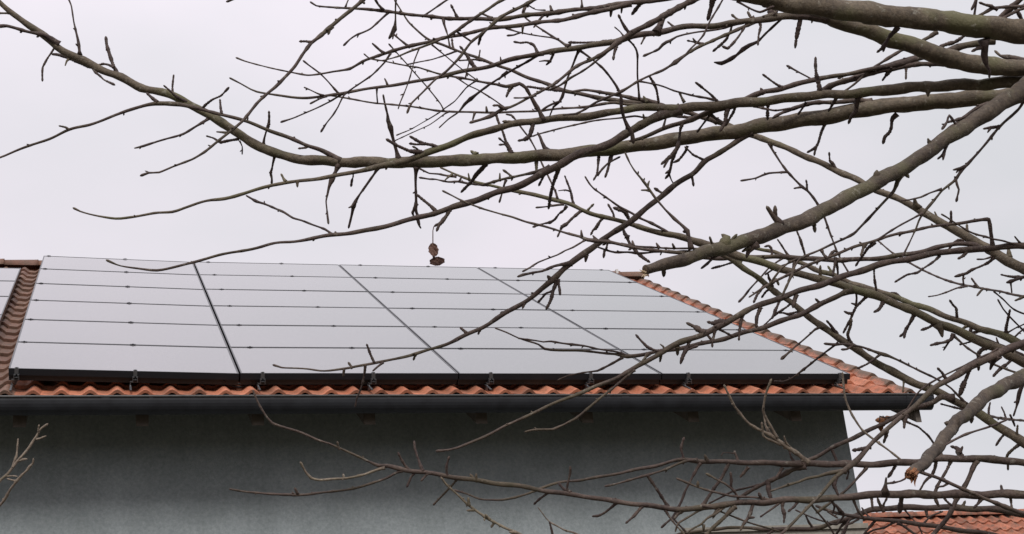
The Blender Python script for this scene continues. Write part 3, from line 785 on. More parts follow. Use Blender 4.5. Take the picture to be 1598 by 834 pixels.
A T Z14 P 18582 -87058 31041 25 -108 59 -171 18 -107 53 -145 20 -105 46 -121 25 -103 39 -96 31 -78 -5 20 20
A T Z15 T2 19503 -87276 31228 25 -187 131 -103 20 -164 123 -107 25 -163 135 -128 20 -141 127 -132 25 -134 80 -47 38 -111 72 -49 39 -110 83 -72 25 -112 72 -50 39 -157 93 -54 46 -114 36 28 15
A T Z16 P 18794 -87078 31015 31 15 12 -106 25 -50 39 -164 18 -27 35 -179 15
A M Z17 P 18457 -87031 31020 31 -74 45 80 23 -55 30 86 20
A M Z17b P 18631 -87083 31085 25 -38 -1 97 18
A T Z18 T1 17712 -88410 30533 19 175 -60 -160 19 175 -69 -125 21 180 -138 19 23
A T Z19 T1 18626 -88434 30424 36 -163 94 62 30 -155 81 80 19
A T Z19b P 19106 -87168 31124 61 -105 30 97 46 199 -35 79 46
A T Z20 T2 19600 -87252 31107 53 -13 78 -124 32 -14 67 -103 46 -23 94 -143 32 -11 84 -135 15
A M Z21 T2 19833 -87247 31041 38 -4 35 -36 15
A T Z22 A 20312 -86205 30085 47 -27 -38 179 47 -28 -30 154 29 -4 -37 152 23 7 -38 139 16
A T Z23 Z25 20735 -85296 30865 21 -115 25 98 16 -162 40 118 16 -185 41 149 22
A T Z24 Z25 20086 -85114 30766 41 -120 -33 49 21 -151 -47 69 19 -150 -46 69 24
A B Z25 - 24407 -86337 31453 79 -291 83 -46 73 -527 154 -95 66 -631 189 -126 57 -263 77 -47 72 -288 82 -46 72 -341 96 -55 41 -314 82 -32 41 -391 111 -64 41 -522 132 -46 49 -364 106 -65 49 -389 116 -77 57 -324 88 -43 49 -194 68 -62 57 -387 125 -101 48
A B Z25b - 23797 -86160 30940 57 -368 114 45 57 -394 122 47 49 -344 117 17 57 -270 105 -16 57 -491 201 -49 57 -491 216 -86 57 -282 136 -75 57 -245 125 -79 57
A T Z25c Z25 22250 -85702 31053 41 -434 240 -8 27 -298 162 1 22 -137 90 -32 16
A T Z26 Z11 16670 -86439 30048 20 89 68 -94 25 65 72 -94 25 65 138 -168 25
A T Z27 Z11 16474 -86384 29971 17 318 -139 -143 17 126 -48 -76 17 126 -45 -87 17 292 -123 -149 17 228 -103 -99 22 104 -42 -59 24
A T Z28 A 18325 -85718 29990 32 -147 -72 109 21 -171 -63 97 20 -85 -31 49 23 -71 -25 38 29
A M Z29 A 17681 -85590 30027 32 -41 -2 96 21 -29 -6 95 21
A M Z30 A 16965 -85447 30067 32 -49 7 115 18
A M Z32 Z25 19737 -84996 30664 48 -58 -29 69 34
A B a1 - 23282 -86111 31698 41 -160 68 -92 34 -160 58 -68 27 -439 156 -179 27 -198 75 -90 34 -160 67 -92 27 -397 176 -254 24 -172 88 -140 22 -224 102 -150 24
A B a2 - 24004 -86118 31744 34 -77 101 -67 31 -122 124 -56 34 -170 128 -11 34 -250 228 -80 34
A B a3 - 23770 -88717 30053 42 34 -326 540 37 -518 115 -63 31 -369 73 -24 28 -246 49 -15 31 -244 83 -105 24
A B a4 - 23368 -88700 30099 59 267 -175 931 53 -164 246 -167 53 -118 164 -104 53 -140 174 -99 53
A B a5 - 23311 -88918 30496 31 -149 44 -53 25 -299 101 -140 28
A T a5b a4 23387 -88512 30789 31 125 69 -118 31 99 72 -118 31
A T a6 a3 22770 -88817 30477 31 -144 -31 40 31 -113 -12 11 24 -114 -19 22 24
A T a7 T1 22300 -88648 30200 21 16 -271 443 19 -52 47 -114 24 -39 33 -79 24
A T a8 T1 20826 -88500 30161 44 -42 63 -47 44 -78 107 -76 30 -46 95 -83 37 -41 69 -57 30 -55 61 -35 19
A M a8b a8 20660 -88235 29955 30 -6 96 -79 24
A T a9 T1 22519 -88561 29966 78 47 78 -116 66 23 84 -114 66 44 71 -107 52 37 44 -68 31 64 46 -80 25 2 52 -66 25
A T a9b T1 22554 -88480 29851 37 -145 -2 -39 31 -117 6 -59 24
A B a10 - 26045 -85849 31297 59 -432 271 195 55 -313 183 168 47 -73 39 50 28 -70 25 106 23
A T a11 Z25 22826 -85875 31169 22 -114 11 -16 22 -159 -2 19 16
A M a12 Z25b 22618 -85773 31034 41 -18 11 -116 22 -23 13 -144 13
A T a13 Z25b 22323 -85661 31021 41 -52 96 -69 34 -52 96 -68 16
A T a14 A 21065 -86317 29950 55 -11 98 -90 39 6 111 -110 47 -55 118 -83 21 -16 81 -71 13
A M a15 A 22419 -86648 30012 63 -10 30 -128 26
A T a16 A 20639 -86221 29951 32 -38 123 -77 26 -39 123 -78 21
A B D - 28475 -83725 31185 277 -1984 -3708 -300 236 -2322 -1094 -1248 205 -1089 -90 -735 165 -674 -72 -399 145 -336 -37 -223 138 -982 -124 -606 130 -644 -89 -428 128 -624 -98 -385 131 -901 -165 -489 123 -876 -177 -501 120 -534 -122 -268 119 -574 -148 -242 112 -823 -227 -354 99 -654 -200 -254 97 -624 -201 -259 86 -329 -114 -128 71
A B D1 - 19899 -89017 26838 60 -38 65 -116 34 -59 79 -134 28 -81 67 -92 22 -163 125 -165 20 -142 107 -136 22 -133 94 -117 20 -113 80 -99 25 -176 89 -74 18 -166 77 -54 20 -249 117 -86 18 -176 80 -53 20 -343 165 -128 18 -275 215 -284 18
A B D2 - 22450 -88692 28584 43 -387 97 -100 36 -291 106 -168 36 -315 121 -200 30
A T D2b D 21577 -88805 28146 29 -147 30 -43 26 -171 32 -43 23
A T D2c D 21398 -88809 27866 21 -230 -149 214 19 -64 23 -119 21 -100 28 -118 21
A B D3 - 23296 -88586 28932 30 -171 105 -193 27 -98 67 -130 24 -145 76 -127 30 -121 60 -94 24 -145 76 -127 24 -217 125 -223 24 -157 94 -170 22 -133 77 -138 27 -168 92 -158 24 -109 72 -138 27 -131 61 -93 24 -120 54 -82 22 -119 70 -127 24 -120 66 -115 30 -119 70 -126 24 -73 61 -129 19 -50 55 -131 17 -122 104 -226 14 -133 106 -224 17
A T D3a D3 21582 -87635 27281 24 -53 44 6 19 -121 119 -12 14 -103 112 -27 17 -160 140 9 15 -109 84 23 12
A T D3b D3 22665 -88236 28326 24 -70 61 2 30 -70 56 14 24 -62 50 10 19
A M D3b2 D3b 22542 -88132 28336 19 -53 28 -68 15
A M D3c D3 22013 -87860 27657 24 -102 20 -33 24 -114 17 -23 19
A M D3c2 D3 21918 -87830 27629 19 -74 15 -74 14
A T D3d D3 21833 -87754 27467 19 -1 3 -129 17 14 -4 -106 17 -46 14 -125 14 -26 8 -75 22
A T a20 M 22171 -85791 29895 56 -85 85 -75 40 -7 100 -151 21 -27 65 -84 21 -64 64 -57 19 -16 54 -75 24
A T a21 D 21067 -88844 27562 29 -43 26 -90 23 -43 26 -90 29 -88 27 -65 16
A M a21b a21 20993 -88796 27393 23 -17 26 -88 18
A T a22 M 20767 -85349 29830 40 -69 60 -147 26 -59 71 -198 26 -54 41 -97 33 -79 29 -46 26 -79 26 -34 21
A M a22b a22 20571 -85171 29376 26 -44 19 -137 21
A T a23 E 23117 -81355 30943 38 -55 -48 90 34 -83 -27 66 30 -33 -87 137 15
A M a24 D 19367 -89119 26621 65 -18 -61 65 54
A M a25 D 20687 -88912 27496 42 -40 -32 70 23
A M a26 D 19993 -89002 26898 55 43 -5 -74 28
A B E - 28475 -83725 25174 165 -1171 -487 895 140 -639 168 649 122 -695 587 839 118 -271 219 345 111 -293 228 399 105 -219 167 285 106 -254 193 299 100 -410 300 521 86 -214 153 272 80 -407 300 404 73 -311 220 324 73 -316 218 342 74 -409 280 424 70 -443 302 421 70 -339 226 324 66 -464 315 385 71 -235 158 194 67 -356 227 331 67
A B F - 18821 -85817 29962 63 -219 134 -23 55 -442 269 -47 51 -444 287 -81 47 -336 215 -59 40 -291 189 -57 33 -215 132 -27 33
A T AA2 E2 20453 -79783 32994 32 -420 167 105 29 -281 114 65 25 -351 169 21 22 -213 78 68 26 -424 200 34 22 -569 274 31 22 -427 227 -23 23 -357 191 -22 19 -359 198 -36 19 -416 243 -69 19
A M AA4 B 16913 -85324 29734 20 -40 -65 76 18
A T AA4b B 17336 -85442 29833 20 -37 20 -132 18 -50 22 -132 23
A T AA5 F 18271 -85471 29881 21 -88 159 -104 18 -98 181 -122 21
A T AA6 F 17805 -85185 29827 26 -81 45 -123 29 -34 48 -176 26 -34 47 -176 32 -54 34 -98 32 -93 43 -109 32 -92 29 -60 26 -78 27 -59 26
A M AA6b AA6 17443 -84942 29085 21 -70 38 -124 21
A T AA7 M 17947 -84460 29700 33 -52 133 -136 27 -44 114 -118 27 -10 87 -102 27 -22 90 -100 33 -41 57 -46 27
A M AA7b AA7 17835 -84091 29304 21 -88 7 -58 21
A T AA7c M 17819 -84036 29244 16 68 73 -106 13 78 55 -86 13
A T AA8 M 18109 -84492 29662 26 -28 66 -83 21 -65 78 -79 24 -66 65 -57 33 -69 47 -22 21
A T AA9 G 18401 -84515 29344 26 -141 -27 52 21 -84 -16 32 26 -88 -37 63 18 -73 -30 54 21
A B G - 19337 -84920 29814 71 -177 80 -97 60 -354 169 -219 56 -190 83 -96 52 -215 82 -82 56 -227 142 -226 56 -377 173 -216 56 -252 128 -175 56 -188 96 -132 56 -501 255 -350 56 -513 234 -288 56 -411 202 -271 64 -262 129 -173 55 -199 116 -178 60 -372 189 -260 47 -422 195 -244 47 -309 134 -157 44 -273 117 -135 43 -346 131 -130 40 -284 110 -111 36 -161 56 -48 36 -235 75 -55 29 -284 91 -63 33 -358 104 -58 26 -346 98 -47 29 -370 97 -33 23 -283 80 -40 26 -381 89 -9 18 -321 48 56 16 -333 60 34 16 -160 26 22 16 -148 8 56 18
A M AA11 G 18162 -84352 29071 33 20 15 -92 24 9 19 -91 24
A B AA12 - 15390 -90119 24828 36 -34 -38 152 25 -26 -31 124 33 -91 -6 113 25 -91 1 94 30 -63 -2 72 18 -64 -2 73 18 -146 -14 193 18 -127 -23 201 23 -73 -8 102 16 -92 -9 123 14 -64 -15 110 12 -63 -27 148 12
A M AA12b AA12 14802 -90219 25751 16 -52 22 19 14 -52 25 11 12
A M AA12c AA12 14766 -90227 25811 16 24 -12 60 14 11 -4 20 12
A M AA13 G 17621 -84102 28758 26 -70 17 48 21 -70 13 61 33
A T AA15 A 18525 -85719 29886 54 -50 34 -154 46 -25 29 -156 32 -86 36 -127 20
A T AA15b A 18674 -85758 29901 26 -39 76 -103 26 -62 84 -99 26 -51 80 -102 15
A T AA15c F 18276 -85447 29852 32 77 -42 -105 26 96 -57 -112 26
A T AA16 A 19306 -85915 29934 39 10 91 -92 32 31 122 -132 26
A B AA17 - 21668 -85755 30153 56 -401 41 30 44 -692 102 -25 40 -304 53 -31 40 -224 52 -56 40 -211 59 -81 33 -184 60 -93 26
A T AA17b A 19021 -85828 29881 21 141 -85 -82 21 200 -123 -114 20 216 -170 -40 20
A T AA17c A 20041 -86062 29892 26 -36 95 -64 21 -46 109 -71 21
A T AA18 E 21990 -80577 31951 47 24 26 -122 25 80 16 -158 25 107 16 -191 22 135 11 -209 31 162 2 -213 25 163 -4 -197 28 108 -12 -103 28 107 7 -160 31 106 15 -189 28 79 17 -157 28 77 24 -185 25 49 34 -182 25 73 50 -272 22 87 50 -288 22 116 32 -261 21 129 28 -262 21
A T AA18b E 22363 -80508 31238 25 -105 51 21 25 -290 155 32 25 -131 84 -14 25 -131 91 -28 19 -145 84 3 22 -146 84 2 22
A M AA18c AA18 22661 -80510 30861 25 -97 10 -16 28 -81 10 -15 22
A M AA18d AA18 22756 -80527 30789 31 20 -7 132 25 -2 0 84 22
A T BB1 M 12846 -82976 29748 56 -2 106 -163 26 16 172 -275 27 10 97 -154 30 -4 93 -142 40 43 53 -103 27 47 88 -158 21
A M BB1b BB1 12862 -82543 29069 27 -37 109 -94 27 17 34 -40 16
A T BB1c M 12908 -82468 28933 21 33 143 -132 21 62 67 -68 16
A B H - 28475 -83725 23413 144 -1223 -114 798 123 -861 139 599 107 -914 284 635 101 -428 123 329 94 -296 95 191 91 -586 180 397 88 -581 181 384 85 -587 180 389 89 -607 210 328 93 -396 141 200 86 -618 230 281 76 -612 215 306 77 -605 211 306 84 -586 190 331 77 -415 148 194 71 -430 160 184 66 -433 159 186 57 -423 140 224 53 -438 160 187 49 -351 110 198 49 -221 66 135 49 -445 147 230 49 -421 160 158 49 -212 75 93 41 -318 118 127 33 -320 118 126 33 -214 76 94 33 -161 47 98 30 -162 52 84 27 -202 59 120 21 -230 63 152 18
A T BB2 H 14504 -79677 31225 24 -159 78 49 24 -200 89 85 21 -200 99 58 18 -187 63 139 18
A M BB2b H 14423 -79661 31295 24 -124 13 -96 24 -46 7 -47 18
A T BB3 H 15175 -79911 30924 30 -231 85 50 27 -203 75 45 24 -218 69 74 24 -191 75 30 21 -273 85 96 18 -137 53 21 18 -192 64 57 21
A M BB3b BB3 14550 -79688 31075 24 49 -77 93 18
A M BB3c H 14786 -79768 31077 24 -39 -85 134 18
A T BB4 M 14191 -83342 29677 56 -40 73 -52 40 -125 186 -114 44 -62 101 -68 33 -65 78 -37 30 -97 128 -71 16
A B BB5 - 15090 -84681 28951 46 -194 146 -17 35 -218 148 9 29 -219 153 -2 26 -155 105 5 26 -176 123 -2 26 -166 117 -4 21
A M BB6 BB5 14448 -84228 28944 26 -59 2 68 18 -81 11 72 21
A M BB6b BB5 14239 -84074 28928 21 6 -25 142 15
A T BB7 BB5 14349 -84149 28924 21 -29 61 -69 18 -25 97 -121 15 -35 115 -140 18
A B BB8 - 15645 -90007 24777 36 -286 77 69 31 -313 90 64 25 -315 83 82 25 -464 115 136 28 -158 43 37 25 -158 40 46 31 -113 17 59 20 -196 44 68 18 -131 27 52 16 -252 51 102 18 -216 46 80 16 -188 34 86 16 -188 41 68 14 -226 46 91 14 -151 25 72 14 -170 28 84 12 -152 18 92 12 -132 16 79 14
A M BB9 M 15175 -83615 29637 40 -14 14 -181 26
A T BB10 H 16602 -80438 30351 29 -20 -18 150 24 -71 -11 216 21 -98 -7 250 21 -98 -7 251 21 -122 -16 345 21 -125 -4 286 21 -77 7 131 21 -128 8 229 21 -77 6 132 21 -79 13 103 24 -92 41 34 18
A T BB11 B 15261 -84719 28967 54 -8 94 -92 39 -63 205 -178 35 -20 173 -167 29 0 147 -151 32
A T BB12 B 15029 -84644 28884 25 -52 74 -75 23 -60 105 -117 23
A T BB13 M 14686 -83551 29823 48 -47 -20 132 40 -48 -13 108 30 -47 -27 158 27 -47 -21 133 27 -59 -16 135 27 -35 -24 132 27
A M BB13b BB13 14615 -83578 30009 26 -85 -32 37 21 -86 -41 48 21
A M BB13c BB13 14638 -83564 29930 26 -80 -26 70 21 -91 10 1 21
A T BB14 A 14789 -84857 29824 39 -29 32 -125 32 -53 37 -124 39 -77 25 -60 32 -113 16 -25 15
A T BB15 M 15533 -83758 29724 77 -117 32 84 56 -70 8 88 40 -45 -11 124 33 -33 -11 109 27 -34 -3 70 21
A T BB16 M 16393 -83989 29672 33 -42 32 -217 26 -41 33 -216 26 -59 22 -105 13
A T BB16b M 16321 -83922 29212 21 110 -41 128 21 137 -44 128 21 216 -43 103 21
A T BB17 M 16642 -84053 29650 40 -56 59 -175 26 -42 50 -150 26 -41 39 -111 21
A T BB18 H 16942 -80542 30154 29 -35 -20 148 26 -22 -24 147 27 -35 -20 149 24 -74 -27 240 15
A T BB18b H 16887 -80596 30492 21 -141 -23 16 15 -154 -7 -25 9
A T BB19 H 18920 -81220 29178 36 -212 -10 129 29 -283 -7 160 29 -211 2 103 26 -170 -7 101 29 -281 -1 146 26 -241 -22 169 23 -324 -28 226 20 -115 -30 122 17 -87 -43 132 17
A M BB21 H 17202 -80621 29998 29 45 -69 48 23 57 -75 46 23
A T BB22 H 16733 -80463 30232 24 -210 10 -34 24 -240 9 -35 18 -180 5 -20 21
A M BB23 M 14013 -83368 29858 56 -67 29 70 33
A M BB24 A 14399 -84779 29846 39 -156 -11 14 32
A T BB25 B 12951 -84010 28240 46 -93 3 107 32 -116 7 122 25 -128 8 136 25
A M BB26 U10 14047 -84275 30330 21 -10 -20 104 18
A M BB27 U10 13821 -84191 30364 21 -40 36 -126 18
A B K - 28475 -83725 26588 94 -1436 -2076 360 80 -1638 -264 81 70 -1059 214 -16 63 -514 99 3 63 -512 109 -20 63 -511 103 -8 63 -509 122 -55 63 -507 126 -66 63 -430 113 -71 69 -453 135 -115 63 -377 113 -96 58 -251 76 -68 58 -350 103 -85 58 -375 112 -95 54 -374 115 -107 54 -372 125 -130 54 -372 146 -187 58 -371 128 -141 58 -370 119 -117 54 -369 127 -140 54 -490 189 -236 46 -489 183 -224 42 -487 160 -166 38 -535 168 -162 32 -375 126 -137 28 -302 105 -118 28 -241 82 -88 25 -193 64 -68 25 -408 149 -179 25 -359 114 -114 23 -240 62 -42 20 -204 43 -10 20
A B L - 22368 -82431 27454 69 -244 88 -72 60 -433 181 -187 60 -432 169 -160 60 -648 226 -171 55 -540 176 -114 51 -539 171 -102 47 -538 160 -75 43 -403 116 -48 39 -404 105 -22 35 -536 148 -50 43 -270 34 69 28 -538 89 88 25 -469 86 58 25 -335 64 36 31 -134 22 22 28 -136 -11 96 20 -202 14 77 20 -202 14 76 17 -269 5 131 17 -215 12 90 14
A B BB8e - 25409 -83009 28240 61 -249 66 131 61 -262 102 54 52 -323 169 -26 52 -373 194 -32 52 -502 247 -12 53 -505 231 27 48 -509 219 53 53 -487 194 88 53 -386 146 85 53 -388 146 86 53 -519 211 80 49 -520 223 54 53 -590 233 103 54
A T BB8f E 25127 -82782 28519 29 -102 33 27 29 -87 52 -25 26 -96 95 -100 23
A B c1 - 13193 -84072 28286 46 -64 34 -122 32 -89 34 -109 35 -50 19 -60 31 -39 22 -85 25
A M c1b c1 13052 -84006 28055 32 -66 48 -21 25 -56 42 -22 25
A P c1p B 12930 -83915 28012 10 -37 8 -24 10 -20 15 -75 9 -10 39 -265 11
A T c3 H 16786 -80472 30182 37 -42 83 -58 24 -94 110 -46 21 -65 114 -76 24 -83 94 -39 30 -98 80 2 24 -86 71 -1 18 -123 103 -5 18
A T c4 H 17098 -80584 30044 37 -117 44 -94 29 -117 43 -94 29 -117 47 -108 29 -102 29 -52 41 -45 32 -97 23 -45 32 -96 15
A T c5 H 17539 -80730 29816 37 -75 77 -77 29 -72 99 -114 41 -51 40 -30 23 -35 56 -70 18
A T c7 H 17745 -80814 29752 29 -10 -22 99 23 -89 -19 194 23
A T c7b H 18080 -80932 29597 37 -142 -136 199 44 -122 -19 34 36 -107 -13 22 36
A M c8 BB8 13867 -89544 25248 20 -3 -12 102 12
A T c8b BB8 13923 -89550 25214 16 -59 21 -35 12 -138 47 -69 14 -118 34 -41 12 -117 40 -60 12 -293 82 -100 12 -127 44 -69 12 -97 31 -42 14
A M c9 BB8 14090 -89597 25176 20 -50 11 79 12
A T c10 G 15819 -83220 27586 48 -164 -1 -32 33 -218 -1 -47 26 -245 12 -97 26 -136 -1 -30 23 -161 2 -44 26 -108 1 -30 32 -81 2 -27 26
A T c11 G 16544 -83544 27979 26 -28 25 -74 21 -28 31 -99 24 -40 20 -48 26 -16 28 -100 26
A M c12 G 16107 -83340 27722 48 -4 62 -85 26
A T c13 G 15521 -83042 27308 55 -14 31 -99 33 -40 36 -96 24 -54 66 -194 21 -39 32 -84 16 -39 28 -72 13
A T c13b G 15467 -82972 27101 24 -65 60 -18 21 -65 53 -7 24 -51 77 -53 21 -51 76 -53 26
A T c13c G 15547 -83042 27294 40 15 5 -122 24 9 1 -54 24 4 8 -108 21
A M c13d G 15447 -83007 27265 33 -73 -45 64 40
A T c14 G 16819 -83685 28176 26 27 5 -124 40 43 -9 -73 48 8 4 -54 26 40 -2 -112 13 106 -22 -175 13 97 -28 -121 13 98 -33 -95 18
A T c15 BB8 15506 -89985 24847 16 -117 37 35 14 -243 97 26 12 -226 90 23 12 -199 84 11 20 -164 55 41 16 -182 69 26 16 -110 31 43 14 -137 33 66 12
A T c17 D 15551 -90062 24857 20 -119 54 42 16 -224 115 45 16 -207 102 51 16 -278 134 74 14 -228 97 91 12
A M c17b BB8 14990 -89841 24962 20 -31 5 76 14
A M c17c BB8 15211 -89909 24927 16 -40 -44 54 14
A M c17d BB8 14629 -89725 25004 20 -17 2 108 16
A B c18 - 17185 -89596 25527 61 -41 -44 69 44 -60 -30 51 41 -61 -36 61 35 -49 -30 51 32
A M c18b c18 17119 -89656 25621 32 -20 -46 68 32 -9 -43 59 35
A M c19 D 15830 -89968 24927 20 -44 -52 62 18 -43 -53 61 18
A B c20 - 15982 -89914 24954 49 75 -13 105 74 19 -5 74 64 -23 12 27 37
A M c20b D 16155 -89871 25064 26 32 -20 58 20 63 -25 56 16
A T c21 D 16658 -89705 25151 70 -68 16 -60 60 -47 17 -70 37 -26 13 -61 26
A M c21b D 16549 -89729 25072 31 -81 5 -44 21 -35 3 -21 16
A M c21c D 17922 -89397 25755 45 -9 20 -106 32 4 12 -74 32
A M c21d D 14836 -90281 24513 41 24 67 -75 30 9 41 -44 25
A T c22 D 15951 -89907 24870 20 -130 22 -79 16 -88 20 -79 20 -87 16 -59 16
A T c23 BB8e 20518 -80885 28742 29 -163 137 -7 24 -116 100 -7 24 -94 77 -1 30 -70 61 -6 27
A T c25a K 22666 -85487 26925 26 -93 42 -80 21 -105 41 -67 21 -131 44 -66 18 -131 48 -78 23 -104 23 -20 18 -104 22 -19 21 -130 44 -66 18 -104 36 -55 18
A T c25b K 21360 -85170 26773 26 13 59 -84 18 30 77 -117 21 62 101 -161 23
A M c25c K 23214 -85616 26978 32 -100 12 -93 32 -109 5 -56 21
A T c27 L 17678 -80897 26451 28 -306 -4 113 22 -414 28 80 20 -207 11 47 20 -206 16 34 25 -274 20 49 20 -273 20 49 22 -163 27 -6 17 -164 11 32 17 -354 25 64 17
A T c28 L 17544 -80863 26448 28 -147 105 -65 25 -197 133 -69 28 -147 99 -52 25 -88 44 0 20 -188 91 3 17 -276 141 -9 17 -200 127 -58 14
A B c29 - 16713 -83635 25194 32 -175 72 -132 25 -312 125 -229 23 -348 138 -251 23 -297 118 -217 25 -110 34 -52 23 -111 35 -52 20 -221 56 -70 20 -185 20 8 20 -196 27 -3 18 -135 29 -28 18
A B c30a - 18064 -84126 25772 54 -88 24 61 46 -67 14 58 39 -66 18 47 32 -67 18 46 26
A T c30b K 18460 -84271 25946 54 -85 43 29 54 -106 77 -11 46 -75 38 27 20
A M c30c K 18101 -84123 25747 25 95 36 -92 23
A T c30d K 18250 -84185 25831 39 -18 34 -120 25 -40 34 -93 29 -4 22 -85 23
A T c30e K 18287 -84201 25852 25 165 37 -64 20 153 38 -65 20
A T c30f K 17264 -83860 25496 39 -103 41 14 25 -91 26 35 25 -92 18 59 32 -68 1 79 25 -46 1 53 23 -80 -3 104 18
A T c30g K 17768 -84020 25651 39 -26 27 -70 25 -52 46 -115 32 -51 39 -92 39 -39 39 -104 32
A M c30h c30g 17690 -83947 25466 20 75 -90 20 20 86 -90 7 23
A M c30i K 17534 -83939 25560 46 16 81 -102 32
A M c30j K 17202 -83840 25476 32 26 57 -58 32 4 73 -66 20
A M c30k K 16981 -83792 25466 46 -65 26 -70 25 -67 31 -93 25
A M c30l K 17288 -83864 25494 15 -19 -13 87 18 -45 7 42 13
A T c30m K 19142 -84495 26174 39 -43 29 -96 32 -44 29 -96 32 -22 34 -147 25
A T c30n K 18794 -84380 26054 32 -29 30 -95 25 -31 44 -143 23 -16 21 -72 23 -18 37 -132 15
A T c31a BB8e 21451 -81294 28664 21 -352 58 -216 18 -229 56 -229 23 -131 31 -128 17 -130 31 -127 20 -131 33 -142 23 -128 28 -113 23
A B N - 23726 -85714 26975 39 -44 -106 201 36 -59 -114 224 36 -26 -39 78 36 -15 -9 23 36 -19 1 6 32 -65 11 -3 32 -364 73 -32 32 -388 77 -32 29 -515 104 -50 29 -513 118 -85 29 -384 99 -89 26 -382 98 -90 29 -381 110 -124 29 -254 70 -70 25 -329 98 -114 25 -277 86 -105 25 -252 81 -105 23 -251 81 -105 25 -188 68 -96 20 -188 71 -107 15
A T D3e D3 21223 -87421 26891 19 -80 13 -36 19 -342 56 -164 17 -302 55 -163 17 -223 41 -127 19
A B c31b - 18444 -88053 25718 18 -165 30 -63 18 -99 40 -127 18 -56 39 -152 20 -103 51 -181 18 -77 40 -138 16
A T c31c BB8e 21813 -81436 28595 21 -182 161 -28 18 -253 219 -36 18 -180 192 -79 18
A B O - 28475 -83725 21269 135 -1130 508 1002 115 -787 260 713 100 -1006 268 922 94 -556 144 513 88 -339 93 287 85 -342 98 276 82 -346 110 239 82 -349 119 214 86 -351 111 241 86 -352 94 295 83 -353 85 324 80 -356 94 298 80 -334 71 336 77 -143 30 145 70 -265 57 259 65 -120 24 128 61 -194 40 195 61 -244 54 231 61 -244 46 259 61 -246 54 232 61 -185 39 182 61 -250 75 166 53
A B O2 - 24316 -82363 25008 68 -251 29 39 59 -166 62 -79 55 -414 118 -102 50 -413 132 -140 46 -303 113 -146 46 -109 38 -44 42 -411 131 -139 46 -546 187 -218 42 -273 98 -122 38 -244 79 -85 42 -204 57 -50 50
A W O2s O2 23099 -82027 24725 35 -156 134 1 51 -115 104 -9 59 -85 62 20 22
A W O2w O2 22797 -81956 24692 42 -4 83 -87 68 -10 64 -65 59 42 51 -69 28
A T O2x O2 22989 -82003 24719 17 -181 4 -12 14 -106 -12 25 14 -9 10 -67 14
A B P2 - 28475 -83725 26175 101 -1600 -1807 -182 86 -1636 -383 -502 75 -1385 78 -500 68 -445 25 -176 70 -587 30 -224 67 -438 28 -196 63 -435 31 -218 52 -440 43 -286 48 -293 31 -213 44 -431 38 -280 44 -436 46 -348 43 -287 29 -229 54 -282 24 -204 47 -281 23 -202 36 -285 29 -258 26 -251 20 -199 26 -332 26 -263 26 -248 19 -207 23 -247 19 -216 23
A T P2a P2 23234 -85807 24764 25 -152 22 7 17 -326 101 -120 17 -500 160 -202 17 -374 124 -162 17 -125 48 -72 17 -101 52 -97 17 -178 117 -253 15
A B P2c - 24680 -82459 24690 50 -97 5 102 39 -96 -3 127 28 -120 1 144 25 -121 1 144 22 -146 19 121 22 -208 33 156 22 -209 43 130 25 -247 52 148 22 -246 47 161 25 -149 28 97 32 -149 38 71 43 -174 48 75 25 -199 52 91 25 -324 101 109 23 -187 79 13 28 -175 64 37 23
A T P2d P2c 22892 -82185 26066 28 -172 62 -109 25 -143 50 -85 20 -171 48 -70 20
A T c32 P2c 22070 -81956 26409 23 -212 242 -133 20 -192 222 -126 20 -193 223 -127 26 -96 119 -76 20 -98 104 -52 20 -137 111 -21 17 -140 81 43 17
A B c33 - 22019 -81712 26825 26 -160 -24 19 23 -160 2 -45 26 -165 20 -127 20 -197 25 -155 20 -195 21 -140 20 -163 19 -125 28 -97 11 -70 43
A M c33b P2c 22345 -82037 26307 23 -133 5 -72 23 -113 -8 -18 22
A T O3 O 22186 -81753 26677 43 -99 -54 98 32 -67 -40 73 28 -81 -39 73 23
A T O4 H 22630 -82505 27265 35 -87 101 -80 25 -87 101 -80 32 -45 109 -120 28 -34 97 -111 26 -49 93 -98 26 -49 94 -98 26
A M O4b O4 22411 -82194 26985 28 -118 2 14 28 -60 -8 25 20
A T O4c H 22455 -82311 27117 23 -10 -102 137 20 -28 -63 93 17
A M O4d O4c 22451 -82327 27140 20 -64 39 45 17
A B O4e - 22447 -81812 26420 51 -55 -55 97 36 -41 -59 96 28 31 -112 136 23 9 -88 114 23
A M O5 O 23420 -82045 25521 35 -30 6 -85 20 -42 8 -156 17
A T H5a H 22939 -82610 27093 51 -73 21 -111 28 -50 11 -55 35 -79 10 -41 22
A T H5b H 23503 -82790 26735 43 -56 119 -131 25 -58 103 -107 35 -28 59 -66 28 -56 55 -39 22
A M H5c H5b 23389 -82568 26497 28 -71 14 -157 28
A T H5d H 23876 -82910 26502 35 -84 90 -54 25 -110 89 -25 31
A M H5e H 23946 -82939 26477 82 42 9 -113 59 15 21 -123 35
A T H5f H 24222 -83001 26223 42 -72 22 -108 35 -156 15 -54 28 -155 6 -27 31 -154 10 -41 25
A T H5g H 24135 -82979 26115 22 -33 107 -76 17 -33 108 -77 14
A B H5h - 24244 -82995 26167 22 99 -38 -143 19 79 -30 -112 22 182 -81 -201 22 221 -100 -235 22 225 -122 -156 22 202 -111 -138 22
A M H5i H5h 24316 -83012 25988 17 123 -9 26 14 123 -9 27 17
A T H5j H 24820 -83201 25864 50 -88 99 -36 35 -40 89 -69 35 43 91 -111 22 36 113 -132 17
A T H5k H 25273 -83343 25556 35 -132 25 -105 28 -162 27 -105 34 -164 31 -131 27
A T H5l P2 23232 -85800 24740 73 -40 102 -79 53 -12 118 -114 25
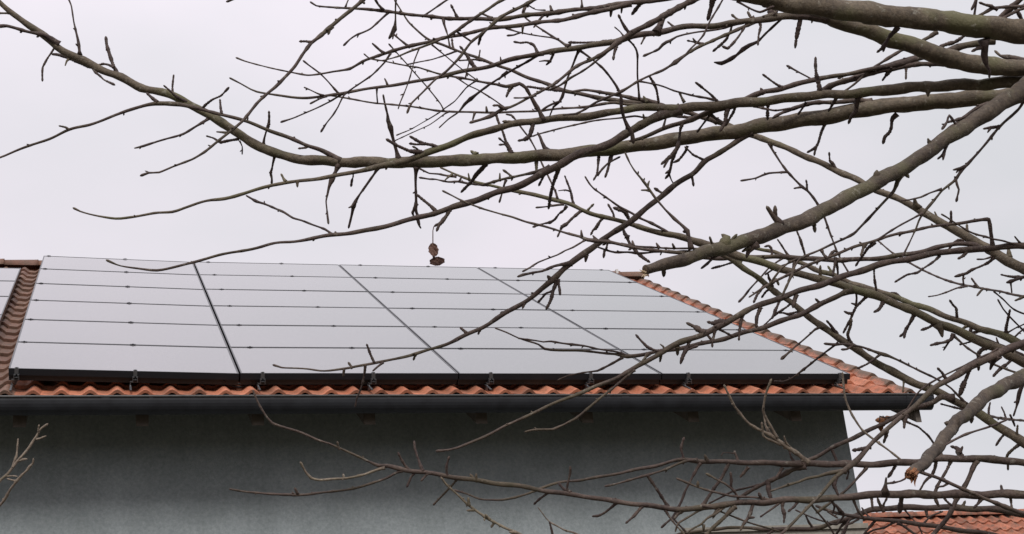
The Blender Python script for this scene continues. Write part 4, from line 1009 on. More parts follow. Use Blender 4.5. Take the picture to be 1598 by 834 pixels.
A B H2 - 28475 -83725 23904 130 -996 350 794 111 -470 413 594 96 -540 809 983 92 -142 198 240 89 -231 308 297 79 -244 317 258 73 -249 311 290 68 -255 310 308 69 -266 316 282 70 -180 208 210 65 -373 422 394 66 -390 430 369 57 -235 247 284 58 -244 257 239 58 -186 190 196 54 -232 234 232 54 -156 153 201 50 -162 158 170 50 -200 207 138 45 -179 174 160 50
A T H2b H2 25654 -81082 27304 46 -38 -86 123 27 -34 -68 99 30 -86 -33 64 24 -73 -43 76 18
A T H2c H2 24699 -79954 28380 31 71 -62 9 31 71 -49 -19 28 67 -24 -106 31 107 -34 -207 31
A T H2d H2 25833 -81305 27064 45 -40 32 -112 37 49 -14 -36 30 244 -146 8 27 172 -79 -44 24
A M H2e H2 25783 -81242 27119 37 -172 25 -101 24
A B H3 - 26735 -82558 25667 36 -474 192 305 32 -226 81 177 29 -228 86 165 29 -206 81 134 29 -209 87 121 29 -116 45 77 29
A M H3b H3 25807 -82195 26300 23 -19 -9 147 17
A T H2f H2 26279 -81891 26629 45 -39 -85 121 37 6 -134 162 20 3 -143 173 18
A T H2g H2 26751 -82566 25753 23 -461 39 742 20 -113 16 155 17 -113 15 155 20 -134 11 215 17 -84 -9 208 17
A T H2h H2 26295 -81912 26683 18 138 -147 67 15 161 -152 50 18 319 -311 112 17
A T H2i H2 26366 -82001 26528 18 89 -99 85 18 171 -165 121 17
A T H2j Tr 27214 -82558 27162 26 -107 140 -390 23 -626 17 181 20 -210 -7 87 20 -121 -20 81 17 -154 -42 134 17 -214 -45 161 17
A B Tr - 28475 -83725 26055 48 -897 160 436 41 -287 420 331 36 -215 1422 829 30 -105 525 308 27 -119 528 311 28 -133 533 300 28 -142 527 350 26 -86 314 249 23 -88 313 268 23 -112 421 420 23 -115 385 377 23 -62 251 305 20 -49 198 249 20
A T Tr2 Tr 26727 -80170 28540 25 -196 138 4 19 -194 159 -38 19 -196 153 -24 16 -149 102 6 16
A M Tr3 Tr 26805 -80476 28382 25 -59 7 100 25 -57 3 116 19
A M Tr4 Tr 26840 -80619 28307 25 -85 28 -71 22 -87 32 -87 19
A M Tr5 Tr 26698 -80065 28600 19 -32 -77 133 19 3 -61 91 22
A M Tr6 Tr 27085 -81762 27651 24 -140 13 -60 24 -122 9 -45 18
A T Ea E 25553 -83117 27982 44 -95 132 -67 29 -142 153 -44 26 -123 124 -26 26 -81 95 -38 32 -84 74 -1 33 -86 74 -1 26
A T Eb E 25537 -83105 28017 23 -80 10 -28 20 -159 15 -43 17 -143 0 -3 17
A B Tu - 24368 -85855 27012 26 -241 -26 24 21 -300 -40 43 18 -208 -19 14 18 -180 -30 36 18 -209 -31 36 18 -210 -43 56 20 -181 -50 68 15 -152 -42 58 15 -152 -50 69 15 -121 -35 48 15
A T Tu2 E 24940 -82661 28943 44 -4 -72 91 29 -14 -51 70 29 -14 -51 70 29
A M Tu3 E 25186 -82852 28675 36 12 -14 87 36 9 -13 73 29
A M Tu4 E 24468 -82312 29501 62 -93 -49 69 53 -33 -57 68 37
A M Tu5 E 24780 -82542 29149 23 -48 4 64 18 -33 -7 91 18
A M Tu6 K 24264 -85857 27064 21 -142 -83 98 16
A M Tu7 E 25781 -83312 27902 60 6 -20 144 36
A T E5 E 26271 -83706 27198 48 43 -165 145 43 -674 17 -124 35 -161 13 -57 31 -160 12 -56 31 -80 2 -16 22
A T E6 E 25970 -83440 27384 28 -189 89 34 28 -142 56 51 23 -95 34 42 17
A M E7 E5 25303 -83829 27105 22 1 20 -109 17 2 20 -108 17
A T D8 N 21309 -85482 27182 32 -55 71 -39 39 -55 70 -38 26 -55 122 -98 21 -43 73 -52 15 -39 89 -72 13
A M D8b N 21105 -85438 27155 46 -55 9 -93 26 -60 10 -119 26
A M D8c D1 18653 -88142 25768 28 27 8 -68 22 38 1 -59 22
A T D8d N 20393 -85237 26940 26 50 -11 78 26 88 -8 53 23 92 38 -49 26
A T D8e N 20520 -85256 26935 32 -27 20 -128 25 -61 36 -202 20
A T D8f BB8e 22520 -81702 28434 29 54 102 -142 23 38 95 -129 23
A M D8g H2 23845 -79025 29282 40 -18 -4 99 32 -34 4 86 26
A M D8h H 21767 -82241 27822 36 -15 -66 92 28 -13 -58 80 23
A T D9 BB8e 21218 -81211 28726 29 19 -28 98 26 -9 -18 86 26 -50 4 63 24 -64 34 -2 21
A T D9b BB8e 21554 -81358 28701 29 -74 -7 136 23 -61 -8 120 21 -62 -4 107 18
A T D9c BB8e 21903 -81483 28608 29 -39 -54 100 26 -71 -78 151 33 -38 -53 100 23 -69 -63 127 18 -36 -39 75 18
A M D9d O 20358 -81361 28471 29 36 -14 72 29
A T D9e O 20971 -81493 27877 36 -44 -66 93 36 -54 -45 71 29 -23 -42 59 17
A M D9f O 20986 -81523 27956 29 83 -19 85 29 58 60 -81 29
A T D9g O 20958 -81479 27852 29 -86 99 -37 23 -56 112 -77 23
A T D9h O 20847 -81453 27952 36 -133 21 -131 26 -102 19 -115 29 -74 18 -130 29
A T D9i BB8e 21684 -81389 28628 29 -53 25 -193 26 -66 25 -176 33 -78 26 -161 23
A M D9j K 19841 -84709 26367 39 -46 26 -98 32 -34 23 -98 39
A T D9k O 21347 -81567 27488 29 -87 104 -65 23 -157 158 -75 29 -87 105 -66 23 -86 113 -78 17 -55 71 -48 17
A T D9l K 19516 -84615 26292 26 -67 19 -127 26 -48 12 -76 39 -51 14 -102 20 -18 6 -38 15
A T D9m O 21489 -81578 27275 23 -89 74 -2 23 -112 95 -9 36 -91 52 50 17 -114 77 29 17
A M D9n L 21691 -82173 27221 28 -93 -32 74 28
A T P5a P2 22093 -85733 24249 37 -56 -30 66 31 -56 -30 66 25 -67 -21 55 20
A B P5b - 22619 -85773 24516 52 -28 103 -143 28 -23 61 -81 31 -34 71 -90 53 -33 78 -102 45
A T P5c P2 20347 -85562 23027 36 -106 4 -22 33 -105 0 -10 36 -105 0 -11 36
A M P5d P2 20723 -85602 23328 37 10 73 -76 27 -11 88 -83 19
A T P5e P2 21168 -85638 23608 44 -54 13 -107 37 -31 10 -107 19
A B Q2 - 28475 -83725 25473 200 -2284 -1807 -284 170 -1993 -1328 -715 148 -2172 -1310 -996 126 -749 -489 -327 112 -755 -517 -371 103 -537 -395 -320 100 -457 -343 -253 93 -340 -276 -227 96 -389 -322 -254 94 -369 -330 -270 92 -378 -330 -243 86 -348 -302 -202 80 -301 -270 -180 74
A M Q2a Q2 19893 -89652 22361 43 -14 18 -109 31
A M Q2b Q2 19241 -90147 22013 97 -94 -2 21 42
A T Q2c Q2 18492 -90808 21465 19 61 -12 25 15 132 -32 65 15 192 -39 73 19 163 -29 48 15 183 -30 47 15 173 -29 48 15 153 -28 48 13
A T Q2d O2 23154 -82026 24696 28 163 49 -71 25 290 67 -95 22 136 56 -83 22 135 57 -83 25 89 49 -72 22 91 58 -83 23
A T Q2e O 24540 -82400 24738 28 -87 1 15 25 -205 0 44 22 -263 -7 70 19
A T Q2f Q2 23096 -87508 23926 42 -370 287 -117 36 -22 93 -113 36 -23 92 -114 43 -4 73 -96 36 -12 89 -115 19 -30 110 -133 14
A B R1 - 28475 -83725 22237 106 -1213 107 447 91 -1020 185 310 79 -1142 242 343 79 -497 122 110 79 -497 137 74 79 -498 148 50 72 -248 79 13 79 -248 89 -11 72 -498 164 13 73 -748 233 51 66 -751 218 87 66 -476 141 48 66 -502 144 62 57 -503 144 63 49 -503 144 62 45 -504 139 75 45 -189 51 31 41 -189 67 -6 34 -376 154 -59 38 -378 144 -35 34 -377 145 -36 31 -631 235 -47 31 -379 128 2 27 -253 102 -36 27 -252 113 -60 31 -251 118 -73 22 -202 87 -41 27 -241 87 -13 22 -191 57 19 19 -281 78 40 19 -256 34 124 19 -231 37 96 16
A B R1b - 18727 -81324 24036 34 -191 -14 -15 27 -221 0 -65 24 -293 4 -103 24 -219 -1 -64 21 -217 -1 -65 24 -431 -11 -102 21 -286 -6 -77 21 -198 -9 -39 21
A T R1c R1 18463 -81245 24062 27 -10 -17 78 24 -33 -22 131 27 17 -27 88 22 43 -39 112 22
A M R1d R1 18929 -81373 23991 41 -52 -55 81 34
A M R1e R1 19534 -81542 23907 34 -7 10 112 27 -20 15 115 25
A T R1e2 R1 19503 -81517 24106 11 -130 -9 13 8 -145 -4 1 8 -31 11 -52 8
A M R1f R1 19737 -81565 23801 34 -67 79 -85 27 -56 61 -64 19
A T R1g R1 18792 -81316 23969 34 -187 98 -283 24 -159 88 -258 24 -74 53 -173 27 -115 65 -196 24 -113 53 -145 24 -110 36 -81 22 -82 30 -71 27
A B R1h - 19346 -81476 23901 34 -182 119 -291 27 -151 88 -203 24 -124 71 -168 27 -55 32 -71 34 -42 25 -60 57
A T R1i R1b 17586 -81336 23724 27 115 63 -145 24 143 80 -183 24 101 59 -134 27 102 59 -134 49
A M R1j R1 23235 -82673 23609 79 75 -21 129 34
A B R1k - 17553 -82170 22792 26 60 -7 -131 21 114 -24 -188 15 115 -28 -163 15 102 -21 -172 15
A M R1l R1 23483 -82758 23608 57 18 -20 130 27
A B R2 - 28475 -83725 21994 122 -1357 -74 326 104 -1182 116 157 90 -1208 185 127 87 -783 134 51 87 -780 132 51 83 -776 131 51 80 -491 78 43 77 -282 58 -5 73 -513 101 -2 67 -512 106 -13 64 -485 82 32 63 -508 100 -2 63 -508 95 10 59 -505 104 -14 59 -504 114 -37 59 -378 58 36 55 -504 58 91 51 -627 74 110 51 -501 48 113 47 -624 68 120 46 -622 62 132 43 -495 52 100 46 -740 82 138 42 -493 46 111 42 -490 56 87 42 -245 20 61 42 -183 15 46 42 -183 25 22 35 -184 -6 91 23 -184 -6 90 23 -367 -6 169 23 -208 -7 103 20 -206 9 69 23 -292 -3 130 23 -267 3 106 23 -303 4 119 25 -98 -27 95 20 -87 -40 117 20 -100 -60 160 18 -89 -81 193 15
A B R2b - 12119 -81604 23895 32 -188 20 -55 23 -186 21 -55 23 -372 27 -75 23 -247 2 -8 23 -247 2 -8 25 -172 -18 36 25 -76 -38 66 25 -51 -32 55 23 -79 -75 118 22
A B R2c - 12461 -81640 23828 32 -121 40 -38 25 -157 59 -70 25 -181 60 -57 23 -361 110 -90 23 -483 112 -37 23 -481 106 -25 23 -301 52 20 23 -276 47 18 23 -204 30 25 20 -181 21 34 20 -240 31 38 18 -239 26 50 18
A T R2d R2 12583 -81660 23820 32 -78 -37 80 23 -80 -58 113 20 -55 -54 100 20
A M R2e R2 11262 -81606 24264 25 -27 -31 55 20 -15 -33 54 23
A M R2f R2c 10496 -81122 23523 20 -54 -62 85 23
A M R2g R2b 11336 -81531 23699 20 -8 8 79 20
A T R2h R2 12852 -81695 23781 39 -41 10 131 26 -39 6 170 23 -39 6 170 20 -6 -2 116 26
A T R2i R2 13319 -81736 23672 32 -18 -50 88 23 -5 -53 88 20 28 -89 128 23
A M R2j R2 13910 -81794 23543 32 -58 18 32 32 -68 4 92 23
A M R2j2 R2 13873 -81793 23557 32 -6 -53 88 20
A M R2k R2 12999 -81704 23737 25 -76 9 -22 25 -89 27 -93 20
A T R2l R2 12694 -81658 23768 25 -62 30 -67 23 -74 60 -161 20
A B R2m - 13516 -81754 23625 32 -39 75 -55 23 -162 249 -160 21 -165 241 -151 18
A B R2n - 13196 -81711 23668 18 97 24 -148 20 120 3 -116 20 143 1 -130 20 144 9 -153 23 179 -1 -156 23 179 -10 -134 25 178 -20 -110 23 178 -19 -110 25 261 -41 -129 25 331 -40 -195 25
A M R2n1 R2n 13724 -81672 23095 32 -20 -63 98 20
A M R2n2 R2n 13820 -81670 23005 32 -104 48 2 20
A M R2n3 R2n 14106 -81691 22804 32 -73 -57 63 20
A M R2n4 R2n 14201 -81703 22748 25 -40 69 -58 20
A M R2n5 R2n 14604 -81752 22512 32 -101 1 15 25
A T R2o R2 15696 -81993 23212 47 -62 35 62 32 -62 35 62 26 -50 26 85 21
A T R2o2 R2 15645 -81995 23238 26 -19 -54 89 21 24 -101 138 18 16 -70 97 23 -7 -49 76 26
A T R2p R2 15285 -81935 23261 26 -73 80 -41 23 -83 94 -51 21 -71 95 -63 18
A T R2q R2 16597 -82067 22981 32 -70 89 -52 26 -132 157 -85 23 -84 81 -29 26 -75 56 3 26
A T R2r R3 17668 -77376 23020 26 -3 -1 199 24 -120 56 134 21 -296 163 194 18 -174 102 89 18 -149 75 126 18 -125 65 93 18 -99 43 118 15 -144 54 257 9
A T R2s R3 16814 -76926 23037 26 -41 -104 406 24 -25 -41 168 24 -39 -41 183 24
A T R2t R2 17124 -82139 22912 39 -101 17 -108 26 -100 15 -96 32 -84 10 -60 21 -84 9 -59 15
A M R2u R2 17880 -82220 22759 47 -81 22 -57 32 -68 23 -69 21
A B R2v - 18207 -82275 22738 21 -134 33 -79 18 -160 33 -78 21 -133 29 -66 23 -58 34 -130 15
A B R2w - 18712 -82383 22763 26 -175 15 -121 23 -200 6 -84 23 -145 13 -108 21 -141 4 -59 21 -171 9 -95 20
A M R2w2 R2 18611 -82366 22769 39 -72 25 -95 32 -46 20 -83 26
A B R2x - 18939 -82431 22771 55 -106 36 -79 47 -214 78 -180 36 -213 78 -181 32 -186 74 -181 29
A B R2y - 18561 -82339 22726 16 297 37 -114 18 407 42 -141 18 408 31 -119 18 204 12 -54 16
A B R2z - 19281 -82503 22784 33 -51 22 -122 26 -64 24 -122 32 -117 32 -130 23 -60 20 -96 21
A M R2z2 R2z 19165 -82454 22528 21 70 -55 -15 21
A M R2z3 R2w 18245 -82346 22437 21 8 49 -78 21
A B R3 - 28475 -83725 21355 110 -741 1034 502 93 -843 531 366 81 -1054 432 396 75 -465 196 158 72 -468 221 96 69 -708 340 131 64 -715 358 94 60 -409 211 35 60 -238 160 -53 52 -312 208 -68 52 -241 154 -41 48 -217 149 -58 48 -492 251 45 48 -621 300 90 40 -376 170 80 36 -314 146 58 36 -188 109 -12 37 -252 139 -3 33 -431 224 22 37 -328 220 -83 29 -767 464 -102 30 -1566 826 30 24 -795 423 2 18
A B R4 - 26891 -82160 22223 67 23 180 -369 59 -1138 317 230 50 -787 199 206 51 -637 166 154 51 -510 131 128 51 -384 102 90 47 -512 136 116 47 -384 112 65 43 -386 92 116 39 -413 88 144 32 -142 25 65 22
A B Xz5 - 24181 -82934 23465 49 -101 34 -138 41 -177 68 -302 49 -231 73 -297 45 -264 83 -344 44 -314 85 -327 44 -188 50 -192 40
A B Xz6 - 23684 -82791 23527 41 -95 57 -172 27 -120 62 -170 30 -90 44 -121 27 -80 51 -159 34 1 25 -128 27 40 8 -106 30
A B Xz7 - 17587 -91585 20927 18 131 7 -45 20 132 6 -46 23 189 13 -72 23 190 13 -72 25 190 13 -73 25 191 21 -89 25 287 19 -110 28 288 15 -102 33
A B Xz8 - 23398 -82701 23544 34 -9 91 -137 30 -47 95 -122 34 -68 54 -38 24 -65 66 -62 24 -41 64 -77 19 -40 64 -77 16
A M Xz8b Xz7 18058 -91557 20755 14 -75 23 -38 13 -74 10 -4 13
A T Xz9 R1 23907 -82873 23541 57 -26 19 101 49 -23 18 115 49 -65 47 56 27
A M Xz9b R1 23855 -82905 23655 34 28 -59 78 27
A T Xz10 R1 22603 -82427 23539 34 -40 65 -76 24 -62 88 -97 34
A B Xz11 - 21911 -83030 22811 70 -22 -76 85 47 -8 -70 72 33 -10 -79 83 23
A T Xz11b Xz11 21893 -83180 22967 16 205 -21 17 21 109 -15 20 16 83 -18 33 16
A B Xz12 - 22041 -82260 23595 41 -18 17 -63 34 -115 45 -107 24 -129 50 -120 24 -185 66 -154 24 -183 59 -128 24 -197 64 -140 27 -251 69 -137 30
A T Xz13 O2 21703 -81543 24154 35 40 3 -112 28 39 9 -137 28
A T Xz14 P2 19613 -85501 22516 30 -46 20 -100 36 -20 12 -68 39 37 0 -142 19
A B P3 - 19804 -85510 22606 43 -187 39 -10 36 -163 35 -12 36 -140 39 -34 30 -209 51 -30 27 -174 53 -53 21 -174 45 -32 24 -174 49 -42 17 -127 37 -35 17
A B R5 - 20865 -81911 23713 57 -132 95 -12 49 -153 126 -44 41 -131 114 -48 49 -220 184 -68 42 -219 198 -92 34 -266 237 -110 34
A T R5b R5 20229 -81392 23541 34 -103 111 -36 27 -212 183 -1 22 -256 228 -16 25 -210 225 -74 19 -192 204 -66 19
A T R5c R5 20205 -81387 23557 49 -3 1 -109 42 -16 5 -108 41 25 -9 -179 31
A M R5d R1 20402 -81758 23723 34 -61 30 -100 27 -59 25 -74 27
A B R6 - 19661 -82592 22817 26 -131 -1 42 23 -326 22 51 23 -390 33 43 23 -389 7 100 21 -286 -5 94 21 -234 -11 92 21 -156 -9 65 26
A B R6b - 18988 -82474 22849 26 -20 -47 79 23 -101 -60 128 23 -164 -46 121 21 -160 -21 74 21 -106 -14 50 21 -107 -14 50 29
A T R6c R6b 18896 -82565 23021 26 -69 -37 95 21 -9 -64 113 29 -21 -61 113 23
A M R6d R6 18152 -82537 23147 21 -10 -50 64 29
A M R6e R2 19470 -82565 22841 33 -88 -86 109 26
A B S1 - 20914 -81947 23756 49 -168 -34 116 41 -211 -40 141 41 -210 -47 152 45 -223 -39 141 37 -192 -12 80 27 -137 -13 66 27 -166 -28 102 24 -114 -42 111 24 -200 -87 219 24 -119 -88 191 21 -105 -83 179 19
A T S2 S1 20212 -82097 24253 30 -89 -63 146 24 -117 -71 170 24 -74 -52 121 27 -33 -41 84 24 13 -93 148 22 24 -104 158 21 68 -158 222 24
A T S2b S1 20144 -82100 24280 27 -69 27 119 27 -43 12 141 22 -1 -6 192 22
A T S3 S1 20300 -82046 24131 27 -174 -28 62 24 -130 -24 49 22 -90 -31 59 22 -27 -64 90 19 -30 -81 111 21
A T S4 R1 20638 -81870 23796 34 -60 10 127 24 -12 -8 121 16
A M S5 S1 20491 -82047 24074 22 -104 -75 88 22 -50 -79 86 13
A B Z50 - 22763 -82501 23583 27 -118 5 126 24 -142 14 129 22 -191 23 160 22 -167 15 157 24 -143 5 155 22 -94 -11 149 22 -94 -16 161 22 -58 -19 133 24 -57 -28 158 19 -30 -50 207 19 -12 -92 333 25
A T Z51 Rr 27944 -78076 25956 32 32 -11 161 26 62 -17 160 20
A B Rr - 28475 -83725 23626 38 -1132 476 400 32 -180 664 293 28 554 2813 986 28 83 554 207 28 50 372 134 32 64 492 205 29 52 432 187 29
A T Z52 Rr 27842 -78909 25626 25 -3 16 166 22 -25 21 137 19
A M Z53 Rr 27800 -79218 25512 31 83 95 -114 22
A M Z53b Rr 27800 -79218 25512 25 -68 -56 78 19
A M Z54 O 25420 -82655 24030 42 -18 -92 98 28 -17 -91 98 22
A T Z55 O 25240 -82603 24174 28 -85 99 -96 22 -72 102 -109 25
A B Z56 - 25483 -82653 23904 35 -75 99 -54 28 -92 135 -85 31 -13 87 -86 35 50 69 -93 28 24 75 -91 22
A T Z57 R2 22248 -83057 22719 47 15 92 -94 40 9 115 -114 56
A M Z58 R2 23868 -83321 22589 48 -78 23 -84 30 -91 21 -71 21
A M Z59 R2 24455 -83421 22551 26 -4 16 -180 18
A M Z60 R3 24043 -80873 22976 36 4 6 -139 23
A B Z61 - 23266 -80479 23067 52 -64 -34 77 36 -64 -41 91 28 -36 -38 75 26
A M Z62 R3 23241 -80479 23096 29 1 -65 96 23 40 -78 93 20
A M Z63 R2 21642 -82945 22735 26 -5 20 -151 21
A M Z64 R3 24716 -81228 22926 43 51 -27 91 28
A M Z65 R2 24297 -83424 22632 48 0 -13 155 24
A T Z66 R3 23649 -80679 23035 17 80 -25 -149 14 101 -34 -166 14 57 -15 -131 17 62 -8 -269 17
A T Z67 R4 22793 -80874 22782 28 -64 86 -88 25 -88 104 -98 25 -108 142 -143 25
A M Z68 R4 22150 -80722 22974 35 -101 -49 74 43 -87 -58 84 20
A B Z69 - 21270 -82882 22759 40 63 58 -116 26 75 55 -118 26 86 40 -96 21
A M Z70 R4 21841 -80645 23057 22 61 -30 -79 20 84 -45 -82 20
A B Z71 - 22572 -80051 22992 36 -97 156 -101 26 -50 131 -109 26 -49 132 -110 23
A T Z72 R4 23228 -80992 22686 35 133 -55 -100 28 152 -53 -155 28 151 -54 -154 28
A T Z73 R4 22459 -80779 22841 22 -159 13 -76 22 -126 8 -50 20 -104 20 -131 22 -108 23 -156 22
A M Z74 R3 24692 -81227 22955 23 4 60 -69 17
S B LS1 - 3158 -65663 26366 77 515 -244 832 46 452 -237 827 41 200 -65 182 37 232 -97 303 42 167 -66 202 33 134 -55 169 37 133 -63 205 33 100 -44 136 33 66 -39 139 26 68 -24 67 30 120 -33 84 34
S T LSa LS1 5077 -66509 29117 30 123 -85 11 22 105 -84 29 30
S T LSb LS1 4458 -66263 28375 37 29 -19 143 33 63 -28 177 30 10 -22 218 19 9 -23 237 19
S T LSc LS1 3486 -65775 26691 46 375 -342 340 36 307 -265 252 33 135 -135 143 36 135 -162 191 36 101 -105 115 29 67 -76 87 46 135 -135 143 33 101 -79 67 29 101 -96 99 45 85 -73 69 29 15 -60 92 22
S T LSd LS1 4606 -66860 27819 29 -104 39 31 22 -122 42 50 18
S T LSe LS1 4591 -66318 28543 30 102 0 36 30 102 5 19 22
S T LSf LS1 5124 -66554 29292 30 -1 -78 89 22 17 -70 72 19
S T LSg LS1 4293 -66189 28139 22 177 -122 -19 18 106 -62 -37 15
A T G1 G 12007 -81717 26008 26 -81 -68 150 21 -68 -71 149 16
A T G2 G 11835 -81663 25973 26 -6 77 -107 21 -25 129 -170 18 -40 118 -147 16 -53 108 -124 16 -16 97 -129 16
A T G3 G 12180 -81751 25997 21 -107 0 -81 21 -93 1 -80 16
A M G4 G 11428 -81554 25930 26 -6 75 -107 21
A M G5 G 11589 -81591 25931 33 -59 5 95 21
A M G6 G 13785 -82291 26430 33 -92 20 102 26
A M G7 G 14058 -82384 26506 40 -26 81 -79 16
A M G8 G 14590 -82615 26777 47 -101 70 -1 16
A M G9 G 14901 -82735 26898 33 -31 10 -78 21
A M G10 G 12809 -81943 26118 33 -29 74 -81 16
A T R9 R2 18611 -82352 22734 32 -165 -20 38 21 -165 -14 25 16
A T Q50 R3 19557 -78436 23091 23 -203 -73 162 20 -204 -88 186 17
A T Q51 R2 19878 -82623 22791 40 -26 17 -111 26 21 6 -141 33 -28 20 -136 21
A B Q52 - 20387 -82713 22770 26 154 88 -149 21 185 102 -174 21 217 123 -208 21 162 120 -197 21
A T Q53 R4 22176 -80725 22959 22 -133 168 -177 20 -219 78 80 17 -244 74 122 17 -307 83 182 17
A T Q54 R2 19827 -82610 22783 26 -176 18 -108 21 -145 14 -83 18 -116 11 -72 16
A T Q55 R3 22666 -80136 23054 29 -135 37 -158 26 -81 34 -187 23 -108 37 -186 23
A T Q56 R4 22742 -80858 22787 22 -92 59 156 20 -51 33 122 17
A B Q57 - 23164 -80977 22705 22 -150 179 -77 20 -190 167 -10 20 -173 203 -86 20
A T Q58 R3 21942 -79660 22905 29 -137 -83 140 23 -75 -72 112 20
A T Q59 R4 23740 -81139 22595 22 187 -55 163 17 273 -38 81 17
A B Q60 - 21200 -79300 23012 29 -216 43 -127 23 -159 46 -155 23
A T Q61 R2 20183 -82684 22795 33 -89 28 -107 23 -113 26 -82 21
A T Q62 R2 20822 -82801 22777 26 108 96 -121 21 4 106 -103 18
A T Q63 R1 21616 -82139 23650 27 105 80 -115 22 0 100 -108 19
A T Q64 R2 23061 -83220 22725 33 58 1 -132 24 84 -17 -98 21
A T Q65 H 25048 -83281 25735 35 204 83 -126 25 290 48 -69 22 258 33 -45 22
A T Q66 P2 22997 -85789 24653 25 91 -28 107 20 142 -26 82 17
"""
def parse():
    R = []
    for ln in WOOD.strip().split('\n'):
        t = ln.split()
        nums = list(map(int, t[4:]))
        pts = []; rr = []; p = [0, 0, 0]
        for j in range(0, len(nums), 4):
            p = [p[0]+nums[j], p[1]+nums[j+1], p[2]+nums[j+2]]
            pts.append(Vector(p)/10000); rr.append(nums[j+3]/10000)
        R.append((t[0], t[1], t[2], t[3], pts, rr))
    R.sort(key=lambda w: w[1] != 'B')
    return R

def catmull(pts, rr, step):
    n = len(pts); P = []; Q = []
    for i in range(n-1):
        p1, p2 = pts[i], pts[i+1]
        p0 = pts[i-1] if i > 0 else p1*2-p2
        p3 = pts[i+2] if i+2 < n else p2*2-p1
        L = (p2-p1).length
        # limit overshoot where neighbouring segments are very unequal
        m1 = (p2-p0)*0.5; m2 = (p3-p1)*0.5
        if rr[0] < 0.0055: m1 *= 0.62; m2 *= 0.62      # thin wood bends in angles at its nodes
        if m1.length > L: m1 *= L/m1.length
        if m2.length > L: m2 *= L/m2.length
        k = max(1, int(L/step))
        for j in range(k):
            t = j/k; t2 = t*t; t3 = t2*t
            P.append(p1*(2*t3-3*t2+1) + m1*(t3-2*t2+t) + p2*(-2*t3+3*t2) + m2*(t3-t2))
            Q.append(rr[i]*(1-t)+rr[i+1]*t)
    P.append(pts[-1]); Q.append(rr[-1])
    return P, Q

def wood_geometry(mb, pts, rr, rng, tip_bud=True, flare=True):
    """a stem with nodes, buds and slight kinks, added to mb"""
    thick = max(rr) > 0.006
    length = sum((b_-a_).length for a_, b_ in zip(pts[:-1], pts[1:]))
    spur = length < 0.11 and not thick and max(rr) > 0.0024
    step = 0.0022 if spur else (0.0055 if not thick else 0.008)
    P, Q = catmull(pts, rr, step)
    n = len(P)
    if spur:
        fl = 0.58*max(rr); Q = [max(q_, fl) for q_ in Q]
    s = 0; S_ = [0]
    for a, b in zip(P[:-1], P[1:]): s += (b-a).length; S_.append(s)
    total = s
    # nodes
    nodes = []; t = rng.uniform(0.012, 0.03)
    while t < total-0.006:
        nodes.append((t, rng.uniform(0.10, 0.42) if not thick else rng.uniform(0.03, 0.16)*(0.5 if max(rr) > 0.015 else 1), rng.random()))
        t += rng.uniform(0.014, 0.042) if not thick else rng.uniform(0.035, 0.11)
    off = Vector((rng.uniform(0, 9), rng.uniform(0, 9), rng.uniform(0, 9)))
    P2 = []; Q2 = []
    for i in range(n):
        r = Q[i]
        k = 1.0 + (0.05*math.sin(S_[i]*61+off.x) + 0.04*math.sin(S_[i]*147+off.y))*(1 if r < 0.012 else 0.5)
        if flare: k += (0.22 if spur else 0.55)*math.exp(-S_[i]/(0.004+r*0.9))
        if spur: k += 0.13*math.sin(S_[i]*1350+off.z) + rng.uniform(-.10, .14)
        for (t, a, _) in nodes:
            d = (S_[i]-t)/(0.0035+r*0.55)
            if abs(d) < 2.6: k += a*math.exp(-d*d)
        amp = min(0.0012, r*0.22)
        w = Vector((math.sin(S_[i]*43+off.y), math.sin(S_[i]*57+off.z), math.sin(S_[i]*71+off.x)))*amp*min(1, S_[i]/0.03)
        P2.append(P[i]+w); Q2.append(r*k)
    seg = 14 if max(rr) > 0.02 else (10 if thick else 7)
    ph = [rng.uniform(0, 6.3) for _ in range(3)]
    def wob(i, k):
        a = 2*math.pi*k/seg
        return 0.045*math.sin(2*a+ph[0]+S_[i]*9) + 0.035*math.sin(3*a+ph[1]+S_[i]*31) + rng.uniform(-.025, .025)
    # closed tip
    tipdir = (P2[-1]-P2[-2]).normalized() if n > 1 else Vector((0, 0, 1))
    if tip_bud:
        rt = Q2[-1]
        if rt < 0.0024 and n > 4:
            Q2[-1] *= 1.25; Q2[-2] *= 1.15
            rt = Q2[-1]
        P2 += [P2[-1]+tipdir*rt*0.9, P2[-1]+tipdir*rt*1.7]; Q2 += [rt*0.78, rt*0.15]
        S_ += [total+rt*0.9, total+rt*1.7]
    mb.tube(P2, Q2, seg, cap=True, wob=wob)
    # lateral buds
    for (t, a, h) in nodes:
        if h > (0.5 if not thick else 0.35) or spur: continue
        i = min(range(n), key=lambda q: abs(S_[q]-t))
        if i < 1 or i >= n-1: continue
        T = (P2[i+1]-P2[i-1]).normalized()
        side = T.orthogonal().normalized(); side.rotate(Matrix.Rotation(rng.uniform(0, 6.283), 3, T))
        r = Q2[i]; bl = rng.uniform(0.0030, 0.0060); br = min(0.0021, max(0.0011, r*0.5))
        d = (side + T*rng.uniform(0.5, 1.4)).normalized()
        b0 = P2[i]+side*r*0.7
        mb.tube([b0, b0+d*bl*0.45, b0+d*bl*0.85, b0+d*bl*1.05], [br*0.95, br*1.2, br*0.85, br*0.25], 5)

